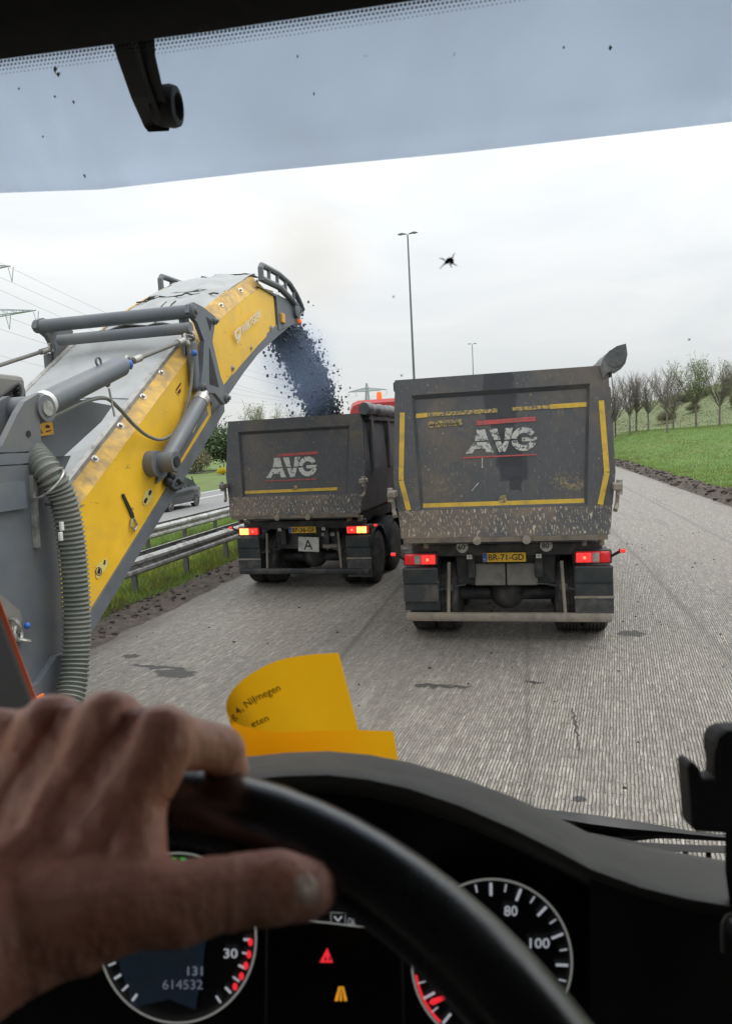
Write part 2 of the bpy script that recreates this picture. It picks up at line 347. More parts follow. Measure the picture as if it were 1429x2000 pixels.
for cc, rad, wob, ws in (((-4.45, 7.58, 0), (.42, .09, 1), .62, 3.6), ((-4.12, 7.36, 0), (.26, .17, 1), .62, 4.2), ((-5.05, 7.95, 0), (.14, .08, 1), .5, 4), ((-.92, 7.17, 0), (.31, .06, 1), .30, 9), ((1.25, 9.25, 0), (.18, .14, 1), .25, 9), ((.02, 7.35, 0), (.10, .04, 1), .2, 9), ((.36, 6.2, 0), (.012, .5, 1), .10, 11), ((.30, 4.95, 0), (.05, .05, 1), .1, 8)):
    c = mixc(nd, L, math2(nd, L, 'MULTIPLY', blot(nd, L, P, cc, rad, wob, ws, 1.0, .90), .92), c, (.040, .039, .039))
# edges between milling passes
for x_, w_ in ((-2.28, .03), (-.05, .02), (2.15, .035), (4.3, .03)):
    ex = math2(nd, L, 'ABSOLUTE', math2(nd, L, 'ADD', nd_sep_x, math2(nd, L, 'ADD', math2(nd, L, 'MULTIPLY', n4, .10), -x_-.05)), 0.)
    c = mixc(nd, L, rng_map(nd, L, ex, w_*2, w_*.4, 0., .5), c, (.11, .10, .088))
# soil smeared over the outer left metre of the cut
edge = math2(nd, L, 'ADD', sx.outputs[0], math2(nd, L, 'MULTIPLY', mapped_noise(nd, L, P, (1.5, .35, 1), 6, .7), 1.2))
c = mixc(nd, L, rng_map(nd, L, edge, -4.85, -5.45, 0., .92), c, (.095, .078, .066))
c = mixc(nd, L, rng_map(nd, L, edge, 6.6, 7.1, 0., .8), c, (.10, .085, .07))
L(c, b.inputs['Base Color']); b.inputs['Roughness'].default_value = .5; b.inputs['Specular IOR Level'].default_value = .6
hsum = math2(nd, L, 'ADD', math2(nd, L, 'ADD', n1, math2(nd, L, 'MULTIPLY', n6, 1.0)), math2(nd, L, 'ADD', math2(nd, L, 'MULTIPLY', n2, .35), math2(nd, L, 'MULTIPLY', bkf, .55)))
bp = nd('ShaderNodeBump', {'Strength': 1.0, 'Distance': .03}); L(hsum, bp.inputs['Height']); L(bp.outputs[0], b.inputs['Normal'])
# far carriageway asphalt
M_TAR, t, nd, L, b = nodes_of('motorway_asphalt')
P = nd('ShaderNodeTexCoord').outputs['Object']
c = mixc(nd, L, mapped_noise(nd, L, P, (.9, .04, 1), 5, .6), (.17, .172, .175), (.235, .235, .235))
c = mixc(nd, L, rng_map(nd, L, mapped_noise(nd, L, P, (40, 40, 1), 2), .35, .7, 0., .3), c, (.13, .13, .13))
L(c, b.inputs['Base Color']); b.inputs['Roughness'].default_value = .75
def grass_mat(name, a, d, y):
    M, t, nd, L, b = nodes_of(name); P = nd('ShaderNodeTexCoord').outputs['Object']
    c = mixc(nd, L, rng_map(nd, L, mapped_noise(nd, L, P, (.35, .35, .35), 7, .65), .35, .65), a, d)
    c = mixc(nd, L, rng_map(nd, L, mapped_noise(nd, L, P, (5, 5, 5), 5, .7), .45, .68, 0., .6), c, y)
    c = mixc(nd, L, rng_map(nd, L, mapped_noise(nd, L, P, (.05, .05, .05), 4, .6), .5, .66, 0., .55), c, (.12, .125, .05))
    c = mixc(nd, L, rng_map(nd, L, mapped_noise(nd, L, P, (.22, .22, .22), 6, .7), .52, .66, 0., .5), c, (.18, .175, .085))
    L(c, b.inputs['Base Color']); b.inputs['Roughness'].default_value = .85; b.inputs['Specular IOR Level'].default_value = .2
    bp = nd('ShaderNodeBump', {'Strength': .8, 'Distance': .06}); L(mapped_noise(nd, L, P, (14, 14, 14), 4, .7), bp.inputs['Height']); L(bp.outputs[0], b.inputs['Normal'])
    return M
M_GRASS = grass_mat('verge_grass', (.09, .17, .045), (.125, .21, .055), (.15, .19, .07))
M_FIELD = grass_mat('field_grass', (.10, .17, .05), (.14, .21, .065), (.17, .19, .08))
M_HILL = grass_mat('hill_scrub', (.115, .165, .07), (.15, .185, .085), (.17, .155, .10))
M_PAINT = pm('road_paint', (.62, .62, .60), .6, 0, .12, 3)
M_PATH = pm('gravel_path', (.30, .27, .22), .9, 0, .15, 1)
def sheet(name, x0, x1, y0, y1, z, mat, nx=1, ny=1):
    v = []; f = []
    for j in range(ny+1):
        for i in range(nx+1): v.append((x0+(x1-x0)*i/nx, y0+(y1-y0)*j/ny, z))
    for j in range(ny):
        for i in range(nx):
            k = j*(nx+1)+i; f.append((k, k+1, k+nx+2, k+nx+1))
    mb = MB(); mb.v = v; mb.f = f; mb.m = [0]*len(f)
    return mb.build(name, mat)
tag(sheet('ground', -2500, 2500, -60, 3200, -.06, M_FIELD), kind='structure')
tag(sheet('road', -6.75, 6.95, -14, 520, 0, M_ROAD), kind='structure')
tag(sheet('road', -20.4, -11.2, -10, 520, -.03, M_TAR), kind='structure')
for i, (x, w) in enumerate(((-17.75, .18), (-20.0, .16), (-11.6, .16))):
    if i: tag(sheet('road_line', x-w/2, x+w/2, -10, 400, -.026, M_PAINT), kind='structure')
for k in range(34): tag(sheet('lane_dash', -14.7, -14.53, 2+k*12-4.6, 5.2+k*12-4.6, -.026, M_PAINT), kind='structure')
tag(sheet('road_line', -17.85, -17.68, -10, 400, -.026, M_PAINT), kind='structure')
tag(sheet('path', -40.5, -38.5, 45, 400, -.04, M_PATH), kind='structure')
# median strip, a low lumpy bank of grass
def terrain(name, xs, ys, h, mat):
    v = np.array([(x, y, h(x, y)) for y in ys for x in xs]); nx = len(xs)
    f = np.array([(j*nx+i, j*nx+i+1, (j+1)*nx+i+1, (j+1)*nx+i) for j in range(len(ys)-1) for i in range(nx-1)])
    return tag(raw_mesh(name, v, f, mat, smooth=True), kind='structure')
def sst(a, b, x):
    t = min(1, max(0, (x-a)/(b-a))); return t*t*(3-2*t)
def nz2(x, y, s): return mnoise.noise((x*s, y*s, 3.3))
def med_h(x, y):
    e = sst(-6.55, -7.0, x)*sst(-11.5, -10.9, x)
    return -.05 + e*(.07 + .05*nz2(x, y, 1.1)+.04*nz2(x, y, 3.)) if e > 0 else -.05
MEDX = [-11.6, -11.2, -10.8, -10.3, -9.8, -9.3, -8.8, -8.4, -8., -7.7, -7.4, -7.2, -7., -6.85, -6.7, -6.55, -6.4]
terrain('verge', MEDX, [-6+.35*i for i in range(140)]+[45+8*i for i in range(60)], med_h, M_GRASS)
# strip of scraped soil between the median grass and the cut road
def soil_h(x, y):
    e = sst(-6.9, -6.6, x)*sst(-5.6, -6.1, x)
    return -.02 + e*(.05+.035*nz2(x, y, 2.3)+.02*nz2(x, y, 7))
terrain('soil_strip', [-7.0, -6.85, -6.7, -6.6, -6.5, -6.4, -6.3, -6.2, -6.1, -6.0, -5.9, -5.75, -5.6], [-4+.18*i for i in range(200)]+[32+4*i for i in range(40)], soil_h, M_SOIL)
# right verge: soil edge, grass rising to the row of trees, then the hill
def right_h(x, y):
    e = sst(6.75, 7.3, x)
    g = .20 + .05*nz2(x, y, .6) + .03*nz2(x, y, 2.) + .02*(x-7)
    rise = 1.95*sst(38, 88, y)*sst(6.9, 13, x)
    hill = 7.6*sst(9, 40, x)*sst(92, 138, y)*(1+.12*nz2(x, y, .06)) + .35*nz2(x, y, .25)*sst(90, 110, y)
    return -.05 + e*(g+rise) + hill
RX = [6.6, 6.75, 6.9, 7.05, 7.2, 7.4, 7.7, 8, 8.5, 9, 9.6, 10.3, 11, 12, 13, 14, 15, 16, 17, 18, 19, 20, 21.5, 23, 25, 27, 29, 31, 34, 37, 40, 45, 50, 60, 75, 95, 120, 160]
terrain('verge', RX, [-5+.6*i for i in range(75)]+[41+2.4*i for i in range(22)], right_h, M_GRASS)
terrain('hill', RX, [91.4+2.2*i for i in range(40)]+[180+12*i for i in range(14)], right_h, M_HILL)
# turned-up soil along the right edge
def berm_h(x, y):
    e = sst(6.15, 6.6, x)*sst(7.45, 6.95, x)
    return -.03 + e*(.26+.16*nz2(x, y, 1.6)+.10*nz2(x, y, 4.4)+.05*nz2(x, y, 11))
terrain('soil_berm', [6.1+.09*i for i in range(16)], [8+.13*i for i in range(300)]+[48+.8*i for i in range(80)], berm_h, M_SOIL)
def clods(name, n, fx, fy, fz, smin, smax, label):
    ico = bmesh.new(); bmesh.ops.create_icosphere(ico, subdivisions=1, radius=1); iv = np.array([v.co[:] for v in ico.verts]); fi = np.array([[v.index for v in f.verts] for f in ico.faces]); ico.free()
    V = []; Fs = []
    for k in range(n):
        s = smin+(smax-smin)*rng.random()**2.5; x, y = fx(), fy()
        V.append(iv*(1+.35*rng.normal(size=iv.shape))*s*np.array([1, 1, .7])+np.array([x, y, fz(x, y)])); Fs.append(fi+k*len(iv))
    return tag(raw_mesh(name, np.concatenate(V), np.concatenate(Fs), M_SOIL), label, 'soil', kind='stuff')
clods('soil_clods', 900, lambda: rng.uniform(6.3, 7.2), lambda: 12+45*rng.random()**1.2, lambda x, y: berm_h(x, y)+.02, .02, .13, 'dark clods of turned soil along the grass edge by the road')
clods('soil_clods', 500, lambda: rng.uniform(-6.75, -5.9), lambda: 6+20*rng.random()**1.2, lambda x, y: soil_h(x, y)+.01, .01, .06, 'lumps of scraped soil beside the median grass')
clods('road_crumbs', 350, lambda: rng.uniform(-6.0, 5.5), lambda: 4+16*rng.random(), lambda x, y: .004, .004, .022, 'small dark crumbs of asphalt scattered on the milled road')
# grass blades
def blades(name, n, fx, fy, fz, h0, h1, w, mat, label):
    x = fx(n); y = fy(n); z = np.array([fz(a, c_) for a, c_ in zip(x, y)]); a = rng.uniform(0, 6.283, n); h = rng.uniform(h0, h1, n); l = rng.normal(0, .38, (n, 2))*h[:, None]
    dx, dy = np.cos(a)*w, np.sin(a)*w
    v = np.empty((n, 3, 3)); v[:, 0] = np.stack([x-dx, y-dy, z-.02], 1); v[:, 1] = np.stack([x+dx, y+dy, z-.02], 1); v[:, 2] = np.stack([x+l[:, 0], y+l[:, 1], z+h], 1)
    return tag(raw_mesh(name, v.reshape(-1, 3), np.arange(3*n).reshape(n, 3), mat), label, 'grass', kind='stuff')
ny = lambda a, b_, p: (lambda n: a+(b_-a)*rng.random(n)**p)
ux = lambda a, b_: (lambda n: rng.uniform(a, b_, n))
blades('grass', 60000, ux(-10.9, -6.62), ny(7, 30, 1.3), med_h, .05, .22, .010, M_BLADE, 'green grass growing in the median under the guard rails')
blades('weeds', 5000, ux(-9.5, -6.75), ny(8, 24, 1.2), lambda x, y: med_h(x, y)+.03, .05, .20, .016, M_BLADEY, 'yellow green weeds among the median grass')
blades('grass', 90000, lambda n: 6.9+19*rng.random(n)**1.5, ny(18, 96, 1.3), right_h, .04, .17, .018, M_BLADE, 'bright green grass on the verge beside the soil edge')
# ---------------------------------------------------------------- guard rails, lamp posts, pylons
def w_beam(x, side, y0, y1, zc=.62):
    prof = [(0, .155), (.03, .15), (.08, .105), (.08, .055), (.02, .02), (.02, -.02), (.08, -.055), (.08, -.105), (.03, -.15), (0, -.155)]
    rows = []
    yy = [y0+(y1-y0)*k/24 for k in range(25)]
    for y in yy:
        o = [Vector((x+side*a, y, zc+z)) for a, z in prof]; i = [Vector((x+side*(a-.012), y, zc+z*.97)) for a, z in reversed(prof)]
        rows.append(o+i)
    return MB().loft(rows, True, True)
def guard_rail(x, label, group):
    root = empty('guard_rail', (x, 12, 0)); tag(root, label, 'guard rail', group)
    for s in (1, -1): w_beam(x+s*.17, s, -6, 180).build('beam', M_GALV, root)
    mp_ = MB().box((0, 0, .28), (.10, .06, .95)).mesh('post'); mp_.materials.append(M_GALVD)
    ms_ = MB().box((0, 0, 0), (.40, .07, .02)).mesh('spacer'); ms_.materials.append(M_GALV)
    mbolt = MB().sphere((0, 0, 0), .016, 4).mesh('bolt'); mbolt.materials.append(M_GALVD)
    for k in range(40):
        y = 1.3+2.0*k + (.7 if x < -8 else 0)
        for nm, me, loc in (('post', mp_, (x, y, 0)), ('spacer', ms_, (x, y, .70)), ('bolt', mbolt, (x+.26, y, .70))):
            o = bpy.data.objects.new(nm, me); o.location = loc; COL.objects.link(o); adopt(o, root)
guard_rail(-6.98, 'galvanised double guard rail in the median nearest the milled road', 'guard rails in the median')
guard_rail(-9.42, 'galvanised double guard rail beside the open carriageway', 'guard rails in the median')
def lamp_post(y, label, h=21.2):
    root = empty('lamp_post', (-9.9, y, 0), False); tag(root, label, 'lamp post', 'tall double lamp posts in the median')
    MB().tube((0, 0, 0), (0, 0, h*.36), .15, .14, 12).tube((0, 0, h*.36), (0, 0, h), .115, .065, 12).build('pole', M_LAMPPOST, root, True)
    MB().box((.16, 0, 1.1), (.03, .12, .5)).build('hatch', M_LAMPPOST, root)
    for s in (1, -1):
        rows = []
        for k, (u, w, t_) in enumerate(((.04, .05, .05), (.25, .10, .08), (.50, .16, .12), (.75, .16, .10), (.92, .08, .04))):
            z = h + .05+.10*math.sin(u*2.6); rows.append([Vector((s*u, w*math.cos(a), z+(t_ if math.sin(a) > 0 else t_*.45)*math.sin(a))) for a in [2*math.pi*i/10 for i in range(10)]])
        hd = MB().loft(rows, True, True).build('lamp_head', M_LAMPPOST, root, True)
        MB().sphere((s*.62, 0, h+.10), .15, 6, (1.3, .7, .35)).build('lens', M_LAMP_CLEAR, hd, True)
lamp_post(65.6, 'tall grey double lamp post rising behind the dump trucks')
lamp_post(146, 'smaller distant lamp post rising over the tailgate of the truck straight ahead')
lamp_post(232, 'most distant thin lamp post barely above the tailgate edge')
def pylon(x, y, top, label, thick, arms, rz=0.):
    root = empty('pylon', (x, y, 0), False); tag(root, label, 'pylon', 'lattice power pylons'); root.rotation_euler.z = rz
    mb = MB()
    def wdt(z): return 3.6*(1-z/top*.86) if z < top else .4
    zs = [0]; 
    while zs[-1] < top-1.5: zs.append(zs[-1]+max(2.2, wdt(zs[-1])*1.1))
    zs[-1] = top
    for k in range(len(zs)-1):
        a, c_ = zs[k], zs[k+1]; wa, wc = wdt(a), wdt(c_)
        P0 = [Vector((sx_*wa, sy_*wa, a)) for sx_, sy_ in ((1, 1), (1, -1), (-1, -1), (-1, 1))]; P1 = [Vector((sx_*wc, sy_*wc, c_)) for sx_, sy_ in ((1, 1), (1, -1), (-1, -1), (-1, 1))]
        for i in range(4):
            mb.tube(P0[i], P1[i], thick, n=4, cap=False); mb.tube(P0[i], P1[(i+1) % 4], thick*.6, n=4, cap=False); mb.tube(P0[(i+1) % 4], P1[i], thick*.6, n=4, cap=False); mb.tube(P1[i], P1[(i+1) % 4], thick*.6, n=4, cap=False)
    mb.build('mast', M_PYLON, root)
    for z, half in arms:
        w_ = wdt(z)
        for s in (1, -1):
            ma = MB(); n_ = 7; tip = Vector((s*half, 0, z+.3)); hh = 2.4
            for sy_ in (1, -1):
                lo = [Vector((s*w_, sy_*w_, z)).lerp(tip, k/n_) for k in range(n_+1)]; hi = [Vector((s*w_, sy_*w_, z+hh)).lerp(tip, k/n_) for k in range(n_+1)]
                for k in range(n_):
                    ma.tube(lo[k], lo[k+1], thick*1.3, n=4, cap=False); ma.tube(hi[k], hi[k+1], thick*.8, n=4, cap=False)
                    ma.tube(lo[k], hi[k], thick*.6, n=4, cap=False); ma.tube(hi[k], lo[k+1], thick*.6, n=4, cap=False)
            for k in range(0, n_): ma.tube(Vector((s*w_, w_, z)).lerp(tip, k/n_), Vector((s*w_, -w_, z)).lerp(tip, (k+1)/n_), thick*.5, n=4, cap=False)
            arm = ma.build('arm', M_PYLON, root)
            mi_ = MB()
            for f_ in (.55, 1.0):
                x_ = s*(w_+(half-w_)*f_)
                for dx in (-.8, .8): mi_.tube((x_+dx*.9, 0, z), (x_, 0, z-3.4), .10, n=5)
            mi_.build('insulator', M_PYLON, arm)
pylon(-131, 150, 53, 'large lattice pylon with its arm tips reaching past the conveyor', .11, ((37.4, 19.5), (48.3, 13.5)), R(-4))
pylon(-110, 500, 45, 'small distant lattice pylon above the red cab', .24, ((39.4, 14.5), (30.5, 12)), R(-4))
for k, (x0, z0, x1, z1) in enumerate(((-112, 33.6, -95.6, 36), (-120.5, 33.6, -102, 36), (-117.6, 44.7, -95.8, 36), (-124, 44.7, -98, 27), (-141, 33.6, -118, 36), (-118, 48.3, -108, 42))):
    pts = [Vector((x0+(x1-x0)*t_, 150+350*t_, z0+(z1-z0)*t_-13*4*t_*(1-t_)*.8)) for t_ in [i/24 for i in range(-6, 25)]]
    for p_ in pts[:6]: p_.z = z0 + (150-p_.y)*.12
    o = MB().path(pts, .035, 4).build('power_cable', M_CABLE)
    tag(o, ['lowest outer power cable sagging past the conveyor', 'inner power cable of the lower pylon arm', 'power cable hung from the upper pylon arm tip', 'inner power cable of the upper pylon arm', 'power cable on the far side of the lower arm', 'thin top earth wire between the pylons'][k], 'cable', 'power cables between the pylons')
# ---------------------------------------------------------------- trees
def bare_tree(seed, h, spread, twigs=True):
    """trunk, then limbs fanning up and out, side branches along each limb, fine twigs at the ends"""
    rd = random.Random(seed); mb = MB(); tips = []; tr_h = h*.34
    def bough(p, d, ln, r, n, k, lift):
        pts = [p]; q = p
        for i in range(n):
            d = (d + Vector((rd.gauss(0, .09), rd.gauss(0, .09), lift))).normalized(); q = q+d*ln/n; pts.append(q)
        mb.path(pts, [r*(1-.8*i/n) for i in range(n+1)], k, False); return pts, d
    fork = Vector((rd.gauss(0, .05), rd.gauss(0, .05), tr_h))
    for i in range(9):
        a = i*2.4+rd.uniform(-.4, .4); tilt = rd.uniform(.25, 1.0)*spread if i else .05
        d = Vector((math.cos(a)*tilt, math.sin(a)*tilt, 1)).normalized(); st = fork-Vector((0, 0, rd.random()*h*.05))
        limb, _ = bough(st, d, h*rd.uniform(.48, .66), h*.0085, 6, 5, .05)
        for j in range(1, 7):
            for _k in range(3):
                dd = (limb[j]-limb[j-1]).normalized(); w = Vector((rd.gauss(0, 1), rd.gauss(0, 1), rd.gauss(0, .5))).normalized()
                br_, _ = bough(limb[j].lerp(limb[j-1], rd.random()), (dd+w*rd.uniform(.45, .8)).normalized(), h*rd.uniform(.12, .24), h*.0032, 3, 3, .10)
                for m_ in range(1, 4):
                    for _l in range(2):
                        d2 = (br_[m_]-br_[m_-1]).normalized(); w2 = Vector((rd.gauss(0, 1), rd.gauss(0, 1), rd.gauss(0, .6))).normalized()
                        tw, _ = bough(br_[m_], (d2+w2*.6).normalized(), h*rd.uniform(.05, .11), h*.0018, 2, 3, .12); tips.append(tw[-1])
    trunk = MB(); trunk.path([Vector((0, 0, -.3)), Vector((.02, 0, tr_h*.5)), fork], [h*.019, h*.0155, h*.0135], 8)
    return trunk.mesh('trunk', True), mb, tips
def leaf_cards(pts, n, rad, size, seed):
    r_ = np.random.default_rng(seed); p = np.array([tuple(q) for q in pts]); c_ = p[r_.integers(0, len(p), n)] + r_.normal(0, rad, (n, 3))
    a = r_.normal(size=(n, 3)); a /= np.linalg.norm(a, axis=1)[:, None]; b_ = np.cross(a, r_.normal(size=(n, 3))); b_ /= np.linalg.norm(b_, axis=1)[:, None]
    s_ = size*r_.uniform(.5, 1.3, (n, 1)); v = np.stack([c_-a*s_, c_+b_*s_*.6, c_+a*s_, c_-b_*s_*.6], 1)
    return v.reshape(-1, 3), np.arange(4*n).reshape(n, 4)
def np_mesh(name, v, f, mat):
    o = raw_mesh(name, v, f, mat); me = o.data; bpy.data.objects.remove(o); return me
TREE_BANK = []
for k in range(4):
    tm, cmb, tips = bare_tree(11+k, 7.6, .80 if k < 3 else 1.0); tm.materials.append(M_BARK); cm = cmb.mesh('crown'); cm.materials.append(M_BARK)
    lv, lf = leaf_cards(tips, 500 if k < 3 else 2600, .12, .05 if k < 3 else .085, k); lm_ = np_mesh('leaves', lv, lf, M_LEAFB if k < 3 else M_LEAF)
    TREE_BANK.append((tm, cm, lm_))
def plant_tree(k, loc, s, label, group, rz):
    root = empty('tree', loc, False); root.scale = (s, s, s); root.rotation_euler.z = rz; tag(root, label, 'tree', group)
    for nm, me in zip(('trunk', 'crown', 'leaves'), TREE_BANK[k]):
        o = bpy.data.objects.new(nm, me); COL.objects.link(o); o.parent = root
RT = [(10.1, 88, 0, .92, 'young bare tree just past the tarp roll, half hidden by the tipper edge'), (11.0, 93, 1, .90, 'second bare tree out from the tipper edge'), (11.75, 86, 2, .93, 'third bare tree out from the tipper edge'),
      (12.6, 87, 0, .98, 'fourth bare tree out from the tipper, tall with upright branches'), (13.75, 86, 1, .86, 'fifth bare tree out from the tipper edge'), (14.1, 77, 2, .93, 'bare round tree with thick trunk standing forward of the row'),
      (16.6, 87, 1, .82, 'low bare tree between the forward tree and the leafy tree'), (18.6, 85, 3, 1.02, 'tree with pale green spring leaves in the row on the slope'), (21.0, 85, 2, .98, 'bare tree at the foot of the hill nearest the picture edge'), (23.6, 88, 3, .98, 'leafy spring tree farthest out along the hill foot')]
for i, (x, y, k, s, lab) in enumerate(RT): plant_tree(k, (x, y, right_h(x, y)-.05), s*.93, lab, 'row of young trees along the slope', i*1.3)
for i, (x, y, k, s, lab) in enumerate(((-33.5, 86, 3, 1.02, 'thin leafy tree rising over the loading truck beside the conveyor'), (-28.3, 86, 0, .95, 'thin bare tree rising over the loading truck close to the falling asphalt'), (-23.8, 88, 1, .85, 'thin bare tree behind the falling asphalt stream'))):
    plant_tree(k, (x, y, 0), s, lab, 'thin trees beyond the carriageway', i*2.1)
# bushes beyond the open carriageway, each with its own stems and leaf clumps
def bush_meshes(seed, mat, w, h, n, size):
    r_ = np.random.default_rng(seed); cl = r_.normal(0, 1, (26, 3)); cl /= np.linalg.norm(cl, axis=1)[:, None]; cl *= r_.uniform(.45, 1, (26, 1)); cl[:, 2] = np.abs(cl[:, 2])
    cl = cl*np.array([w, w, h*.55])+np.array([0, 0, h*.40]); v, f = leaf_cards(cl, n, w*.20, size, seed)
    v[:, 2] = np.maximum(v[:, 2], 0.02); st = MB(); rd = random.Random(seed)
    for k in range(9): c_ = cl[k]; st.path([(0, 0, -.1), tuple(c_*np.array([.4, .4, .5])), tuple(c_)], [.09, .06, .02], 5)
    sm_ = st.mesh('stem'); sm_.materials.append(M_BARK); return sm_, np_mesh('foliage', v, f, mat)
BB = [bush_meshes(31, M_LEAFD, 3.4, 6.2, 9000, .17), bush_meshes(32, M_LEAF, 3.0, 5.2, 8000, .16), bush_meshes(33, M_LEAFD, 3.2, 5.0, 8000, .18), bush_meshes(34, M_LEAFB, 2.6, 3.6, 6000, .15), bush_meshes(35, M_LEAFY, 1.0, 1.2, 2500, .10), bush_meshes(36, M_LEAFD, .9, 1.1, 1800, .11)]
def bush(k, loc, s, label, group, rz=0.):
    root = empty('bush', loc, False); root.scale = s; root.rotation_euler.z = rz; tag(root, label, 'bush', group)
    for nm, me in zip(('stem', 'foliage'), BB[k]):
        o = bpy.data.objects.new(nm, me); COL.objects.link(o); o.parent = root
BL = [(-41, 84, 0, 1.18, 'tall dense bush behind the car, under the conveyor joint'), (-45, 80, 1, 1.0, 'bright green bush nearest the conveyor underside'), (-37.2, 88, 2, 1.05, 'dark green bush beside the edge of the loading truck'), (-50, 84, 0, 1.1, 'dark bush mostly hidden by the yellow conveyor'),
      (-34, 92, 1, .9, 'green bush behind the top edge of the loading truck'), (-39, 78, 3, .8, 'low olive bush in front of the hedge mass'), (-30.5, 95, 2, .85, 'dark bush peeking over the tipper tailgate'), (-56, 86, 2, 1.1, 'bush behind the lower conveyor'), (-27, 96, 0, .7, 'bush below the thin bare trees'), (-47, 90, 2, 1.25, 'rear bush towering over the hedge mass')]
for i, (x, y, k, s, lab) in enumerate(BL): bush(k, (x, y, -.1), (s, s, s), lab, 'bushes beyond the open carriageway', i*.9)
for i, (x, y, s, lab) in enumerate(((-31.6, 70, .55, 'yellow flowering gorse clump nearest the path'), (-30.6, 70.5, .65, 'larger yellow flowering clump beside the edge of the loading truck'), (-29.4, 71, .6, 'yellow flowering clump partly behind the tipper'))):
    bush(4, (x, y, -.05), (s, s, s), lab, 'yellow flowering clumps in the field', i*1.7)
k = 0
for i in range(12):
    x, y = 20+28*rng.random(), 108+26*rng.random(); s = rng.uniform(.6, 1.3)
    bush(5 if i % 3 else 3, (x, y, right_h(x, y)-.1), (s*(1 if i % 3 else .45),)*3, 'low scrub bush growing on the hillside behind the tree row', 'scrub bushes on the hillside', i*1.1)
# fence posts along the path, and a distant tree belt that reads as one mass
for i in range(7):
    y = 52+i*6.5; o = MB().tube((0, 0, -.1), (0, 0, 1.1), .07, .06, 6).build('fence_post', M_BARK); o.location = (-38.0, y, 0)
    tag(o, 'short wooden fence post standing along the field path', 'post', 'fence posts by the field path')
o = MB().box((0, 0, .55), (.05, .05, 1.1)).box((0, -.03, 1.05), (.20, .02, .42)).build('marker_post', pm('marker_blue', (.10, .30, .36), .5)); o.location = (6.98, 25.2, .12)
tag(o, 'small blue marker post in the grass at the picture edge', 'post')
def treeline(name, x0, x1, y, n, h, seed, label):
    r_ = np.random.default_rng(seed); c_ = np.stack([r_.uniform(x0, x1, 500), y+r_.normal(0, 6, 500), np.zeros(500)], 1); c_[:, 2] = h*(.25+.75*r_.random(500)**1.3)*(.75+.25*np.sin(c_[:, 0]*.11+seed)); v, f = leaf_cards(c_, n, 1.3, .5, seed); v[:, 2] = np.maximum(v[:, 2], -.1)
    return tag(raw_mesh(name, v, f, M_LEAFB if seed % 2 else M_LEAFD), label, 'treeline', kind='stuff')
treeline('treeline', -190, -60, 230, 22000, 8, 3, 'distant wood beyond the field left of the trucks')
treeline('treeline', -60, 40, 420, 16000, 8, 4, 'far wood on the horizon behind the trucks')
treeline('treeline', -60, 8, 300, 9000, 7, 7, 'low wood left of the lamp posts on the horizon')
nS = 26000; hx_ = 9+38*rng.random(nS); hy_ = 93+50*rng.random(nS); keep = np.array([nz2(a, c_, .22)+.5*nz2(a, c_, .6) for a, c_ in zip(hx_, hy_)]) > rng.normal(.05, .22, nS); hx_, hy_ = hx_[keep], hy_[keep]
hz0 = np.array([right_h(a, c_) for a, c_ in zip(hx_, hy_)])+rng.random(len(hx_))**2*1.1*(1+np.array([nz2(a, c_, .3) for a, c_ in zip(hx_, hy_)]))
sv, sf = leaf_cards(list(zip(hx_, hy_, hz0)), 13000, .4, .10, 9)
tag(raw_mesh('undergrowth', sv, sf, M_LEAFB), 'rough olive undergrowth covering the hillside behind the trees', 'undergrowth', kind='stuff')
